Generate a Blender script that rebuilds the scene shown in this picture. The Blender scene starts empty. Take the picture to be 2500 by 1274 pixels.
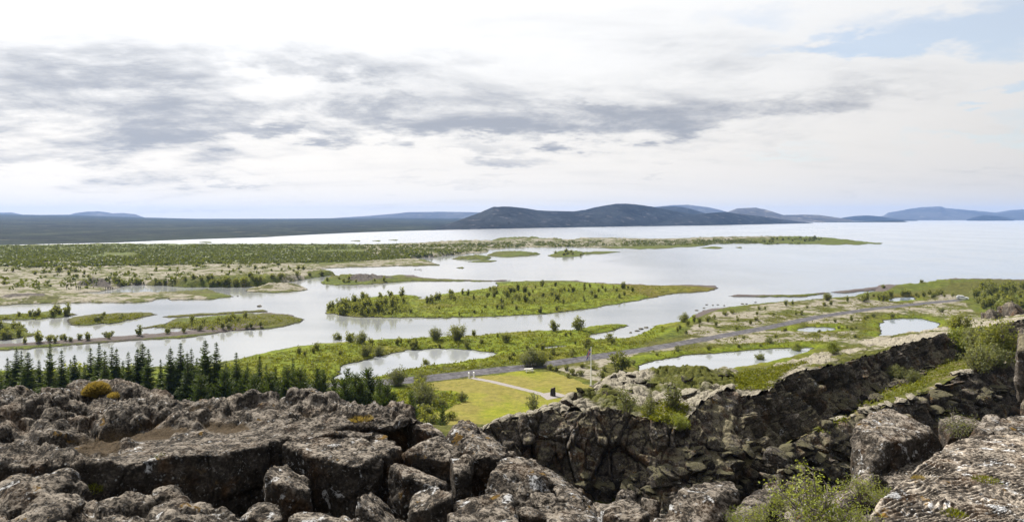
import bpy, bmesh, math, random
import numpy as np
from concurrent.futures import ThreadPoolExecutor
from mathutils import Vector, Matrix

random.seed(7)
rng = np.random.default_rng(11)
SC = bpy.context.scene
COL = SC.collection

# ------------------------------------------------------------------ camera
F, HZ, EYE = 1720.0, 530.0, 35.0          # focal length and horizon of a 2500 px wide frame, eye height above the lake
cam = bpy.data.cameras.new('camera')
cam.sensor_width = 36.0
cam.lens = 36.0 * F / 2500.0
cam.shift_y = -(637.0 - HZ) / 2500.0
cam.clip_start, cam.clip_end = 0.3, 60000.0
camo = bpy.data.objects.new('camera', cam)
camo.location = (0, 0, EYE)
camo.rotation_euler = (math.radians(90), 0, 0)
COL.objects.link(camo)
SC.camera = camo

# ------------------------------------------------------------------ light
SUN_AZ, SUN_EL = math.radians(-42), math.radians(46)      # azimuth from +Y towards +X
SUN_DIR = Vector((math.sin(SUN_AZ) * math.cos(SUN_EL), math.cos(SUN_AZ) * math.cos(SUN_EL), math.sin(SUN_EL)))
sl = bpy.data.lights.new('sun', 'SUN')
sl.energy = 5.0
sl.angle = math.radians(0.6)
sl.color = (1.0, 0.955, 0.88)
so = bpy.data.objects.new('sun', sl)
so.rotation_euler = (-SUN_DIR).to_track_quat('-Z', 'Y').to_euler()
so.location = (0, 0, 200)
COL.objects.link(so)

SC.view_settings.view_transform = 'Standard'
SC.view_settings.look = 'None'
SC.view_settings.exposure = 1.0
SC.view_settings.gamma = 1.0
SC.view_settings.use_curve_mapping = False
try:
    SC.cycles.use_denoising = True
    SC.cycles.max_bounces = 6
    SC.cycles.diffuse_bounces = 3
    SC.cycles.glossy_bounces = 3
    SC.cycles.transmission_bounces = 3
    SC.cycles.volume_bounces = 0
    SC.cycles.transparent_max_bounces = 6
except Exception:
    pass


# ------------------------------------------------------------------ node helpers
class NT:
    def __init__(self, tree):
        self.t = tree
        self.n, self.l = tree.nodes, tree.links

    def new(self, kind, **kw):
        n = self.n.new(kind)
        for k, v in kw.items():
            setattr(n, k, v)
        return n

    def put(self, sock, v):
        if v is None:
            return
        if isinstance(v, bpy.types.NodeSocket):
            self.l.new(v, sock)
        else:
            try:
                sock.default_value = v
            except Exception:
                sock.default_value = (v, v, v) if not hasattr(v, '__len__') else tuple(v) + (1.0,)

    def m(self, op, a, b=None, c=None, clamp=False):
        n = self.new('ShaderNodeMath', operation=op, use_clamp=clamp)
        for i, v in enumerate((a, b, c)):
            self.put(n.inputs[i], v)
        return n.outputs[0]

    def vm(self, op, a, b=None):
        n = self.new('ShaderNodeVectorMath', operation=op)
        self.put(n.inputs[0], a)
        if b is not None:
            self.put(n.inputs[1], b)
        return n.outputs['Value'] if op in ('DOT_PRODUCT', 'LENGTH') else n.outputs[0]

    def sep(self, v):
        n = self.new('ShaderNodeSeparateXYZ')
        self.put(n.inputs[0], v)
        return n.outputs

    def comb(self, x, y, z):
        n = self.new('ShaderNodeCombineXYZ')
        for i, v in enumerate((x, y, z)):
            self.put(n.inputs[i], v)
        return n.outputs[0]

    def noise(self, vec, scale, detail=5.0, rough=0.55, dist=0.0, out='Fac'):
        n = self.new('ShaderNodeTexNoise')
        self.put(n.inputs['Vector'], vec)
        n.inputs['Scale'].default_value = scale
        n.inputs['Detail'].default_value = detail
        n.inputs['Roughness'].default_value = rough
        n.inputs['Distortion'].default_value = dist
        return n.outputs[out]

    def voro(self, vec, scale, feature='F1', out='Distance'):
        n = self.new('ShaderNodeTexVoronoi', feature=feature)
        self.put(n.inputs['Vector'], vec)
        n.inputs['Scale'].default_value = scale
        return n.outputs[out]

    def ss(self, v, a, b, lo=0.0, hi=1.0):
        n = self.new('ShaderNodeMapRange', interpolation_type='SMOOTHSTEP')
        self.put(n.inputs[0], v)
        n.inputs[1].default_value, n.inputs[2].default_value = a, b
        n.inputs[3].default_value, n.inputs[4].default_value = lo, hi
        return n.outputs[0]

    def mix(self, f, a, b, blend='MIX'):
        n = self.new('ShaderNodeMix', data_type='RGBA', blend_type=blend)
        self.put(n.inputs['Factor'], f)
        A = [s for s in n.inputs if s.name == 'A' and s.type == 'RGBA'][0]
        B = [s for s in n.inputs if s.name == 'B' and s.type == 'RGBA'][0]
        for s, v in ((A, a), (B, b)):
            if isinstance(v, bpy.types.NodeSocket):
                self.l.new(v, s)
            else:
                s.default_value = tuple(v)[:3] + (1.0,)
        return [s for s in n.outputs if s.type == 'RGBA'][0]

    def ramp(self, f, stops):
        n = self.new('ShaderNodeValToRGB')
        self.put(n.inputs[0], f)
        e = n.color_ramp.elements
        while len(e) < len(stops):
            e.new(0.5)
        for i, (p, c) in enumerate(stops):
            e[i].position = p
            e[i].color = tuple(c)[:3] + (1.0,)
        return n.outputs[0]

    def attr(self, name):
        n = self.new('ShaderNodeAttribute', attribute_name=name)
        return n.outputs['Fac']

    def bump(self, h, strength, dist, normal=None):
        n = self.new('ShaderNodeBump')
        n.inputs['Strength'].default_value = strength
        n.inputs['Distance'].default_value = dist
        self.put(n.inputs['Height'], h)
        if normal is not None:
            self.put(n.inputs['Normal'], normal)
        return n.outputs[0]


# ------------------------------------------------------------------ sky
def build_world():
    w = bpy.data.worlds.new('World')
    SC.world = w
    w.use_nodes = True
    w.node_tree.nodes.clear()
    N = NT(w.node_tree)
    sky = N.new('ShaderNodeTexSky', sky_type='NISHITA')
    sky.sun_disc = False
    sky.sun_elevation = SUN_EL
    sky.sun_rotation = SUN_AZ
    sky.air_density, sky.dust_density, sky.ozone_density = 1.0, 0.6, 1.0
    clear = N.vm('SCALE', sky.outputs[0])
    clear.node.inputs['Scale'].default_value = 0.75
    d = N.new('ShaderNodeTexCoord').outputs['Generated']
    x, y, z = N.sep(d)
    rho = N.m('SQRT', N.m('ADD', N.m('MULTIPLY', x, x), N.m('MULTIPLY', y, y)))
    t = N.m('DIVIDE', z, N.m('MAXIMUM', rho, 0.05))
    az = N.m('ARCTAN2', x, y)
    zz = N.m('ADD', N.m('MAXIMUM', z, 0.0), 0.16)
    p = N.comb(N.m('DIVIDE', x, zz), N.m('DIVIDE', y, zz), N.m('MULTIPLY', z, 2.0))
    n1 = N.noise(p, 2.6, 8, 0.60)
    n2 = N.noise(N.vm('ADD', p, (13.0, 4.0, 2.0)), 3.2, 8, 0.62)
    n3 = N.noise(N.vm('ADD', p, (3.0, 24.0, 7.0)), 1.3, 9, 0.64, 0.4)
    aw = N.m('MULTIPLY_ADD', N.m('SUBTRACT', n1, 0.5), 0.22, az)
    tw = N.m('MULTIPLY_ADD', N.m('SUBTRACT', n2, 0.5), 0.12, t)

    def blob(px, py, rx, ry, wgt):
        a0 = math.atan((px - 1250) / F)
        t0 = (HZ - py) / F * math.cos(a0)
        u = N.m('DIVIDE', N.m('SUBTRACT', aw, a0), rx / F)
        v = N.m('DIVIDE', N.m('SUBTRACT', tw, t0), ry / F)
        r2 = N.m('ADD', N.m('MULTIPLY', u, u), N.m('MULTIPLY', v, v))
        return N.m('MULTIPLY', N.m('MAXIMUM', N.m('SUBTRACT', 1.0, r2), 0.0), wgt)

    def total(lst):
        s = None
        for b in lst:
            v = blob(*b)
            s = v if s is None else N.m('ADD', s, v)
        return s
    dark = total([(150, 255, 420, 150, 0.85), (20, 355, 230, 50, 0.75), (470, 275, 220, 65, 0.75), (640, 300, 180, 36, 0.5),
                  (900, 290, 280, 68, 0.95), (1120, 270, 200, 60, 0.55), (700, 230, 800, 170, 0.46), (1500, 240, 800, 150, 0.42), (250, 330, 480, 120, 0.42), (1900, 300, 700, 110, 0.30), (1000, 420, 900, 60, 0.14), (500, 110, 520, 80, 0.36), (1300, 90, 560, 70, 0.30), (1950, 110, 480, 70, 0.32), (300, 455, 500, 40, 0.14), (2050, 420, 420, 40, 0.16), (1440, 300, 330, 58, 0.95), (1700, 262, 330, 48, 0.62), (1950, 245, 330, 30, 0.5),
                  (1650, 185, 260, 50, 0.4), (800, 160, 260, 42, 0.45), (1130, 130, 150, 40, 0.22), (330, 160, 330, 60, 0.35),
                  (1220, 375, 130, 26, 0.55), (1615, 423, 45, 9, 0.5), (1100, 440, 240, 16, 0.42), (560, 432, 160, 12, 0.3),
                  (740, 500, 280, 14, 0.28), (2420, 430, 120, 18, 0.35), (2130, 460, 130, 9, 0.28), (2040, 205, 90, 26, 0.25), (300, 500, 260, 12, 0.2)])
    texture = N.ss(n3, 0.30, 0.72, -0.72, 0.42)
    texture = N.m('ADD', texture, N.ss(n2, 0.32, 0.68, -0.30, 0.26))
    dark = N.m('MULTIPLY', N.m('MINIMUM', dark, 1.15), N.m('ADD', 1.0, texture))
    # the same broken cloud goes on outside the frame
    away = N.m('MAXIMUM', N.ss(N.m('ABSOLUTE', az), 0.66, 0.95), N.ss(t, 0.34, 0.55))
    dark = N.m('ADD', dark, N.m('MULTIPLY', N.ss(N.noise(p, 0.5, 7, 0.6), 0.46, 0.66, 0.0, 0.8), away))
    wisp = N.noise(N.vm('MULTIPLY', p, (0.55, 2.2, 1.0)), 1.3, 7, 0.6)
    dark = N.m('ADD', dark, N.ss(wisp, 0.42, 0.78, 0.0, 0.42))
    dark = N.ss(dark, 0.0, 1.68)
    # blue holes
    hole = total([(2380, 60, 300, 80, 1.1), (2130, 105, 170, 36, 0.75), (1840, 40, 200, 40, 0.5), (2470, 205, 90, 16, 0.9),
                  (2310, 338, 150, 14, 0.7), (1930, 378, 140, 16, 0.6), (1930, 120, 120, 20, 0.4), (2600, 300, 140, 60, 0.7)])
    hole = N.m('ADD', hole, N.m('MULTIPLY', N.ss(N.noise(p, 0.8, 6, 0.6), 0.50, 0.62, 0.0, 1.0), away))
    hole = N.ss(N.m('MULTIPLY', hole, N.ss(n2, 0.25, 0.6, 0.5, 1.15)), 0.08, 1.1, 0.0, 0.52)
    # clouds are brightest towards the sun
    sd = N.vm('DOT_PRODUCT', d, tuple(SUN_DIR))
    lit = N.ss(sd, -0.6, 0.75, 1.7, 5.1)
    glow = N.m('MULTIPLY', N.m('POWER', N.m('MAXIMUM', sd, 0.0), 7.0), 3.6)
    lit = N.m('ADD', lit, glow)
    tint = N.mix(N.ss(t, 0.0, 0.26), (1.04, 0.985, 0.905), (1.0, 1.0, 1.0))
    cloud = N.mix(dark, tint, (0.43, 0.455, 0.505))
    cloud = N.vm('SCALE', cloud)
    N.put(cloud.node.inputs['Scale'], lit)
    bg = N.new('ShaderNodeBackground')
    N.put(bg.inputs['Color'], N.mix(hole, cloud, clear))
    bg.inputs['Strength'].default_value = 0.1
    out = N.new('ShaderNodeOutputWorld')
    N.l.new(bg.outputs[0], out.inputs[0])
    w.cycles.sampling_method = 'MANUAL'
    w.cycles.sample_map_resolution = 512


build_world()


# ------------------------------------------------------------------ numpy noise
_perm = rng.permutation(256).astype(np.int64)
_perm = np.concatenate([_perm, _perm, _perm])
_g = rng.normal(size=(256, 3))
_g /= np.linalg.norm(_g, axis=1)[:, None]
_g = _g.astype(np.float32)
_cellr = rng.random((256, 3)).astype(np.float32)


_pool = ThreadPoolExecutor(4)


def perlin(p):
    p = np.asarray(p, np.float32)
    if len(p) <= 40000:
        return _perlin(p)
    return np.concatenate(list(_pool.map(_perlin, np.array_split(p, len(p) // 30000 + 1))))


def _perlin(p):
    i = np.floor(p).astype(np.int64)
    f = p - i
    i &= 255
    u = f * f * f * (f * (f * 6 - 15) + 10)
    r = np.zeros(len(p), np.float32)
    px = (_perm[i[:, 0]], _perm[i[:, 0] + 1])
    for a in (0, 1):
        wx = u[:, 0] if a else 1 - u[:, 0]
        for b in (0, 1):
            wy = u[:, 1] if b else 1 - u[:, 1]
            pxy = _perm[px[a] + i[:, 1] + b]
            for c in (0, 1):
                wz = u[:, 2] if c else 1 - u[:, 2]
                g = _g[_perm[pxy + i[:, 2] + c]]
                r += wx * wy * wz * (g[:, 0] * (f[:, 0] - a) + g[:, 1] * (f[:, 1] - b) + g[:, 2] * (f[:, 2] - c))
    return r * 1.6


def fbm(p, octv=4, gain=0.5, lac=2.03):
    p = np.asarray(p, np.float32)
    a, s = 1.0, 0.0
    r = np.zeros(len(p), np.float32)
    for k in range(octv):
        r += a * perlin(p + 17.3 * k)
        s += a
        a *= gain
        p = p * lac
    return r / s


def ridged(p, octv=3, gain=0.5):
    p = np.asarray(p, np.float32)
    a, s = 1.0, 0.0
    r = np.zeros(len(p), np.float32)
    for k in range(octv):
        r += a * (1 - 2 * np.abs(perlin(p + 7.7 * k)))
        s += a
        a *= gain
        p = p * 2.1
    return r / s


def worley(p):
    """F1, F2 and a random value per cell."""
    p = np.asarray(p, np.float32)
    i = np.floor(p).astype(np.int64)
    n = len(p)
    f1 = np.full(n, 9.0, np.float32)
    f2 = np.full(n, 9.0, np.float32)
    rv = np.zeros(n, np.float32)
    for a in (-1, 0, 1):
        for b in (-1, 0, 1):
            for c in (-1, 0, 1):
                q = i + (a, b, c)
                h = _perm[_perm[_perm[q[:, 0] & 255] + (q[:, 1] & 255)] + (q[:, 2] & 255)]
                o = q + _cellr[h]
                dd = np.sqrt(((o - p) ** 2).sum(1)).astype(np.float32)
                nearer = dd < f1
                f2 = np.where(nearer, f1, np.minimum(f2, dd))
                rv = np.where(nearer, _cellr[h, 0], rv)
                f1 = np.where(nearer, dd, f1)
    return f1, f2, rv


def sstep(a, b, v):
    t = np.clip((v - a) / (b - a), 0, 1)
    return t * t * (3 - 2 * t)


# ------------------------------------------------------------------ geometry helpers
def P(px, py, D):
    return np.array([(px - 1250) / F * D, D, EYE - (py - HZ) / F * D])


def G(px, py, z=0.0):
    D = F * (EYE - z) / (py - HZ)
    return np.array([(px - 1250) / F * D, D, z])


def mesh_np(name, V, faces, attrs=None, smooth=True):
    """faces: (M,4) or (M,3) int array"""
    V = np.asarray(V, np.float32)
    faces = np.asarray(faces, np.int32)
    me = bpy.data.meshes.new(name)
    k = faces.shape[1]
    me.vertices.add(len(V))
    me.vertices.foreach_set('co', V.ravel())
    me.loops.add(faces.size)
    me.loops.foreach_set('vertex_index', faces.ravel())
    me.polygons.add(len(faces))
    me.polygons.foreach_set('loop_start', np.arange(0, faces.size, k, dtype=np.int32))
    if smooth:
        me.polygons.foreach_set('use_smooth', np.ones(len(faces), dtype=bool))
    me.update(calc_edges=True)
    me.validate()
    if attrs:
        for an, av in attrs.items():
            a = me.attributes.new(an, 'FLOAT', 'POINT')
            a.data.foreach_set('value', np.asarray(av, np.float32))
    return me


def obj(name, me, mat=None, parent=None, kind=None, label=None, cat=None, group=None, loc=None, rot=None, scale=None):
    o = bpy.data.objects.new(name, me)
    COL.objects.link(o)
    if mat is not None and me is not None and len(me.materials) == 0:
        me.materials.append(mat)
    if parent is not None:
        o.parent = parent
    if kind:
        o['kind'] = kind
    if label:
        o['label'] = label
    if cat:
        o['category'] = cat
    if group:
        o['group'] = group
    if loc is not None:
        o.location = tuple(float(v) for v in loc)
    if rot is not None:
        o.rotation_euler = tuple(float(v) for v in rot)
    if scale is not None:
        o.scale = (scale,) * 3 if not hasattr(scale, '__len__') else tuple(float(v) for v in scale)
    return o


def grid_faces(nr, nc):
    a = np.arange(nr * nc).reshape(nr, nc)
    return np.stack([a[:-1, :-1], a[:-1, 1:], a[1:, 1:], a[1:, :-1]], -1).reshape(-1, 4)


def grid_normals(V3):
    du = np.gradient(V3, axis=1)
    dv = np.gradient(V3, axis=0)
    n = np.cross(du, dv)
    n /= np.linalg.norm(n, axis=2, keepdims=True) + 1e-9
    return n


def resample(pts, n):
    pts = np.asarray(pts, float)
    s = np.concatenate([[0], np.cumsum(np.linalg.norm(np.diff(pts, axis=0), axis=1))])
    q = np.linspace(0, s[-1], n)
    return np.stack([np.interp(q, s, pts[:, k]) for k in range(pts.shape[1])], 1)


def by_px(row, n):
    row = np.asarray(row, float)
    a, b = row[0, 0], row[-1, 0]
    k0 = int(n * 0.06) if a < -400 else 0                # coarser outside the view
    k1 = int(n * 0.06) if b > 2900 else 0
    a1, b1 = (-60 if k0 else a), (2560 if k1 else b)
    q = np.concatenate([np.linspace(a, a1, k0, endpoint=False), np.linspace(a1, b1, n - k0 - k1), np.linspace(b1, b, k1 + 1)[1:]])
    return np.stack([q, np.interp(q, row[:, 0], row[:, 1]), np.interp(q, row[:, 0], row[:, 2])], 1)


def loft_grid(rows, nc, res, smooth=2):
    """rows of (px, py, D) or world points -> dense grid (nr, nc, 3) in world space, about res metres between rows"""
    R = [np.array(r, float) if len(r) == nc else resample(np.array(r, float), nc) for r in rows]
    out = [R[0][None]]
    for si, (a, b) in enumerate(zip(R[:-1], R[1:])):
        rs = res[min(si, len(res) - 1)] if hasattr(res, '__len__') else res
        k = max(1, int(np.ceil(np.median(np.linalg.norm(b - a, axis=1)) / rs)))
        w = (np.arange(1, k + 1) / k)[:, None, None]
        out.append(a[None] * (1 - w) + b[None] * w)
    V = np.concatenate(out, 0)
    for _ in range(smooth):
        W = V.copy()
        W[1:-1] = (V[:-2] + 2 * V[1:-1] + V[2:]) / 4
        V = W.copy()
        W[:, 1:-1] = (V[:, :-2] + 2 * V[:, 1:-1] + V[:, 2:]) / 4
        V = W
    return V


def PR(row):
    return np.array([P(*q) for q in row])


def in_poly(x, y, poly):
    poly = np.asarray(poly)
    c = np.zeros(len(x), bool)
    j = len(poly) - 1
    for i in range(len(poly)):
        xi, yi = poly[i]
        xj, yj = poly[j]
        if yi != yj:
            c ^= ((yi > y) != (yj > y)) & (x < (xj - xi) * (y - yi) / (yj - yi) + xi)
        j = i
    return c


def dist_poly(x, y, poly, closed=True):
    poly = np.asarray(poly)
    d = np.full(len(x), 1e18)
    n = len(poly)
    for i in range(n if closed else n - 1):
        ax, ay = poly[i]
        bx, by = poly[(i + 1) % n]
        ex, ey = bx - ax, by - ay
        L = ex * ex + ey * ey + 1e-12
        t = np.clip(((x - ax) * ex + (y - ay) * ey) / L, 0, 1)
        d = np.minimum(d, (x - ax - t * ex) ** 2 + (y - ay - t * ey) ** 2)
    return np.sqrt(d)


def densify(poly, step_px=12, jit=0.0, seed=0):
    """pixel polygon -> more points with a little jitter, so shores are uneven"""
    r = np.random.default_rng(seed)
    out = []
    n = len(poly)
    for i in range(n):
        a = np.array(poly[i], float)
        b = np.array(poly[(i + 1) % n], float)
        k = max(1, int(np.hypot(*(b - a)) / step_px))
        for q in range(k):
            p = a + (b - a) * q / k
            if q:
                p = p + r.normal(size=2) * (jit, jit * 0.35)
            out.append(p)
    return out


def world_poly(pixpoly, z=0.0):
    return np.array([G(a, max(b, 536.0), z)[:2] for a, b in pixpoly])


# ------------------------------------------------------------------ materials
def new_mat(name):
    m = bpy.data.materials.new(name)
    m.use_nodes = True
    m.node_tree.nodes.clear()
    N = NT(m.node_tree)
    out = N.new('ShaderNodeOutputMaterial')
    return m, N, out


def principled(N, out, col, rough=0.9, normal=None, spec=0.25, metal=0.0):
    b = N.new('ShaderNodeBsdfPrincipled')
    N.put(b.inputs['Base Color'], col)
    N.put(b.inputs['Roughness'], rough)
    b.inputs['Specular IOR Level'].default_value = spec
    b.inputs['Metallic'].default_value = metal
    if normal is not None:
        N.put(b.inputs['Normal'], normal)
    N.l.new(b.outputs[0], out.inputs[0])
    return b


def pos_of(N):
    return N.new('ShaderNodeNewGeometry').outputs['Position']


def mat_plain(name, col, rough=0.6, spec=0.3, metal=0.0, vary=0.15, scale=8.0):
    m, N, out = new_mat(name)
    p = pos_of(N)
    n = N.noise(p, scale, 6, 0.6)
    c = N.mix(N.ss(n, 0.3, 0.7), tuple(v * (1 - vary) for v in col), tuple(min(1, v * (1 + vary)) for v in col))
    principled(N, out, c, rough, None, spec, metal)
    return m


def mat_rock(name, scale=1.0, moss=0.0, moss_col=(0.30, 0.265, 0.17), soil=False, tone=1.0, pale=0.85, lichen=0.60, rope=1.0, green=0.0):
    m, N, out = new_mat(name)
    p = N.vm('SCALE', pos_of(N))
    p.node.inputs['Scale'].default_value = scale
    g = N.new('ShaderNodeNewGeometry')
    nz = N.sep(g.outputs['Normal'])[2]
    big = N.noise(p, 0.55, 4, 0.5)
    mid = N.noise(p, 3.2, 9, 0.68)
    fine = N.noise(p, 15.0, 8, 0.7)
    grit = N.noise(p, 55.0, 4, 0.7)
    v = N.m('ADD', N.m('MULTIPLY', mid, 0.5), N.m('MULTIPLY', fine, 0.5))
    k = tone * 0.75
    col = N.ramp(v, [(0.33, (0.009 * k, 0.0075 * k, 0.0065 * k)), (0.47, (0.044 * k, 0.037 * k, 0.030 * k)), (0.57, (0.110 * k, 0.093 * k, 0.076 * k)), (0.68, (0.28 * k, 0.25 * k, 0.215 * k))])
    brown = N.ss(N.noise(p, 1.3, 6, 0.6), 0.50, 0.68)
    col = N.mix(N.m('MULTIPLY', brown, 0.9), col, N.mix(1.0, col, (1.25, 0.85, 0.52), 'MULTIPLY'))
    # grey lichen on what faces up, paled to put sunlit tops into the colour
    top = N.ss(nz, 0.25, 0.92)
    lit_crust = N.m('MULTIPLY', top, N.ss(N.m('ADD', N.m('MULTIPLY', fine, 0.6), N.m('MULTIPLY', mid, 0.4)), 0.46, 0.555))
    col = N.mix(N.m('MULTIPLY', lit_crust, pale), col, N.mix(N.ss(mid, 0.35, 0.65), (0.17, 0.135, 0.100), (0.39, 0.34, 0.28)))
    # white lichen patches, anywhere
    lw = N.noise(p, 2.3, 7, 0.70, 0.6)
    lw = N.m('MULTIPLY', N.ss(lw, lichen - 0.015, lichen + 0.035), N.ss(fine, 0.40, 0.55))
    col = N.mix(lw, col, (0.60, 0.60, 0.60))
    sp = N.m('MULTIPLY', N.ss(N.voro(p, 7.5), 0.24, 0.13), N.ss(N.noise(p, 1.7, 3, 0.5), 0.50, 0.62))
    col = N.mix(N.m('MULTIPLY', sp, 0.8), col, (0.36, 0.36, 0.35))
    sp2 = N.m('MULTIPLY', N.ss(N.noise(p, 21.0, 3, 0.6), 0.60, 0.66), N.ss(N.noise(p, 2.9, 4, 0.6), 0.46, 0.60))
    col = N.mix(N.m('MULTIPLY', sp2, 0.5), col, (0.38, 0.37, 0.35))
    orange = N.m('MULTIPLY', N.ss(N.noise(p, 1.9, 5, 0.62), 0.640, 0.675), N.ss(nz, 0.0, 0.6))
    col = N.mix(orange, col, N.mix(N.ss(fine, 0.35, 0.65), (0.085, 0.050, 0.012), (0.21, 0.125, 0.028)))
    if soil:
        s = N.attr('soil')
        sc = N.mix(N.ss(N.m('ADD', N.m('MULTIPLY', grit, 0.6), N.m('MULTIPLY', fine, 0.4)), 0.35, 0.65), (0.030, 0.022, 0.013), (0.125, 0.088, 0.050))
        col = N.mix(s, col, sc)
    if moss > 0:
        mn = N.m('ADD', N.m('MULTIPLY', N.noise(p, 1.1, 8, 0.68), 0.6), N.m('MULTIPLY', fine, 0.4))
        mm = N.m('MULTIPLY', N.ss(nz, 0.62 - 0.5 * moss, 0.98 - 0.40 * moss), N.ss(mn, 0.62 - 0.33 * moss, 0.68 - 0.33 * moss))
        mcol = N.mix(N.ss(fine, 0.3, 0.7), tuple(c * 0.55 for c in moss_col), tuple(c * 1.25 for c in moss_col))
        if green > 0:
            gm = N.ss(N.noise(p, 0.28, 5, 0.55), 0.62 - 0.3 * green, 0.70 - 0.3 * green)
            gc = N.mix(N.ss(mid, 0.3, 0.7), (0.045, 0.052, 0.009), (0.125, 0.125, 0.024))
            mcol = N.mix(gm, mcol, gc)
        col = N.mix(mm, col, mcol)
    h = N.m('ADD', N.m('MULTIPLY', fine, 0.8), N.m('MULTIPLY', grit, 0.22))
    h = N.m('ADD', h, N.m('MULTIPLY', mid, 1.2))
    nb = N.bump(h, rope, 0.16 / scale)
    principled(N, out, col, 0.95, nb, 0.12)
    return m


def leaf_mat(name, c1, c2, trans=0.35, rough=0.6):
    m, N, out = new_mat(name)
    oi = N.new('ShaderNodeObjectInfo')
    p = pos_of(N)
    n = N.noise(p, 1.7, 4, 0.6)
    f = N.m('ADD', N.m('MULTIPLY', N.ss(n, 0.25, 0.75), 0.65), N.m('MULTIPLY', oi.outputs['Random'], 0.35))
    c = N.mix(f, c1, c2)
    d = N.new('ShaderNodeBsdfPrincipled')
    N.put(d.inputs['Base Color'], c)
    d.inputs['Roughness'].default_value = rough
    d.inputs['Specular IOR Level'].default_value = 0.2
    t = N.new('ShaderNodeBsdfTranslucent')
    N.put(t.inputs['Color'], N.mix(1.0, c, (1.35, 1.25, 0.6), 'MULTIPLY'))
    mx = N.new('ShaderNodeMixShader')
    mx.inputs[0].default_value = trans
    N.l.new(d.outputs[0], mx.inputs[1])
    N.l.new(t.outputs[0], mx.inputs[2])
    N.l.new(mx.outputs[0], out.inputs[0])
    return m


def mat_ground():
    """heath, grass, pale moss, gravel and bare lava by painted zones and noise"""
    m, N, out = new_mat('heath')
    p = pos_of(N)
    pf = N.vm('MULTIPLY', p, (1.0, 1.0, 0.3))
    a = N.noise(pf, 0.045, 6, 0.6)
    b = N.noise(pf, 0.22, 8, 0.66)
    c = N.noise(pf, 1.1, 8, 0.7)
    lush = N.attr('lush')
    moss = N.attr('moss')
    grav = N.attr('gravel')
    rock = N.attr('rock')
    olive = N.attr('olive')
    grass = N.ramp(N.m('ADD', N.m('MULTIPLY', b, 0.5), N.m('MULTIPLY', c, 0.5)),
                   [(0.30, (0.014, 0.019, 0.002)), (0.44, (0.060, 0.080, 0.004)), (0.55, (0.125, 0.148, 0.007)), (0.70, (0.20, 0.205, 0.016))])
    dry = N.ramp(N.m('ADD', N.m('MULTIPLY', b, 0.5), N.m('MULTIPLY', c, 0.5)),
                 [(0.32, (0.022, 0.017, 0.004)), (0.46, (0.068, 0.057, 0.008)), (0.58, (0.122, 0.106, 0.014)), (0.72, (0.19, 0.158, 0.032))])
    f = N.m('ADD', N.ss(a, 0.42, 0.66), N.m('SUBTRACT', N.m('ADD', olive, N.m('MULTIPLY', moss, 0.55)), N.m('MULTIPLY', lush, 0.25)), clamp=True)
    col = N.mix(f, grass, dry)
    scrub = N.ramp(c, [(0.35, (0.012, 0.018, 0.005)), (0.5, (0.040, 0.050, 0.010)), (0.68, (0.085, 0.092, 0.020))])
    col = N.mix(N.m('MULTIPLY', N.m('SUBTRACT', 1.0, lush), 0.55), col, scrub)
    mt = N.m('ADD', N.m('MULTIPLY', N.noise(pf, 0.075, 9, 0.72), 0.7), N.m('MULTIPLY', b, 0.30))
    mf = N.m('ADD', mt, N.m('MULTIPLY', N.m('SUBTRACT', moss, 1.0), 0.30))
    mf = N.m('MULTIPLY', N.ss(mf, 0.472, 0.522), N.ss(moss, 0.02, 0.12))
    mcol = N.ramp(c, [(0.30, (0.075, 0.062, 0.038)), (0.46, (0.175, 0.155, 0.115)), (0.64, (0.265, 0.242, 0.195))])
    col = N.mix(mf, col, mcol)
    rk = N.ramp(c, [(0.35, (0.018, 0.015, 0.013)), (0.55, (0.075, 0.063, 0.052)), (0.72, (0.22, 0.19, 0.15))])
    col = N.mix(rock, col, rk)
    gv = N.mix(N.noise(p, 3.0, 6, 0.7), (0.055, 0.044, 0.040), (0.115, 0.094, 0.085))
    col = N.mix(grav, col, gv)
    wet = N.ss(N.sep(p)[2], 0.05, 0.28)
    col = N.mix(wet, (0.018, 0.015, 0.009), col)      # dark wet peat of the banks
    h = N.m('ADD', N.m('MULTIPLY', c, 1.0), N.m('MULTIPLY', b, 1.6))
    principled(N, out, col, 0.95, N.bump(h, 0.8, 0.5), 0.1)
    return m


def mat_lawn():
    m, N, out = new_mat('mown_grass')
    p = pos_of(N)
    a = N.noise(p, 0.10, 5, 0.55)
    b = N.noise(p, 0.9, 8, 0.7)
    c = N.noise(p, 5.0, 6, 0.7)
    dry = N.mix(N.ss(b, 0.3, 0.7), (0.108, 0.094, 0.018), (0.19, 0.165, 0.038))
    wet = N.mix(N.ss(b, 0.3, 0.7), (0.092, 0.108, 0.006), (0.182, 0.185, 0.014))
    col = N.mix(N.m('ADD', N.m('MULTIPLY', N.attr('green'), 0.8), N.ss(a, 0.42, 0.62, -0.35, 0.45), clamp=True), dry, wet)
    col = N.mix(N.ss(c, 0.50, 0.70, 0.0, 0.55), col, (0.075, 0.062, 0.016))
    col = N.mix(N.ss(N.noise(p, 0.35, 6, 0.68), 0.58, 0.68, 0.0, 0.6), col, (0.16, 0.125, 0.045))
    principled(N, out, col, 0.95, N.bump(N.m('ADD', b, c), 0.6, 0.12), 0.1)
    return m


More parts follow.
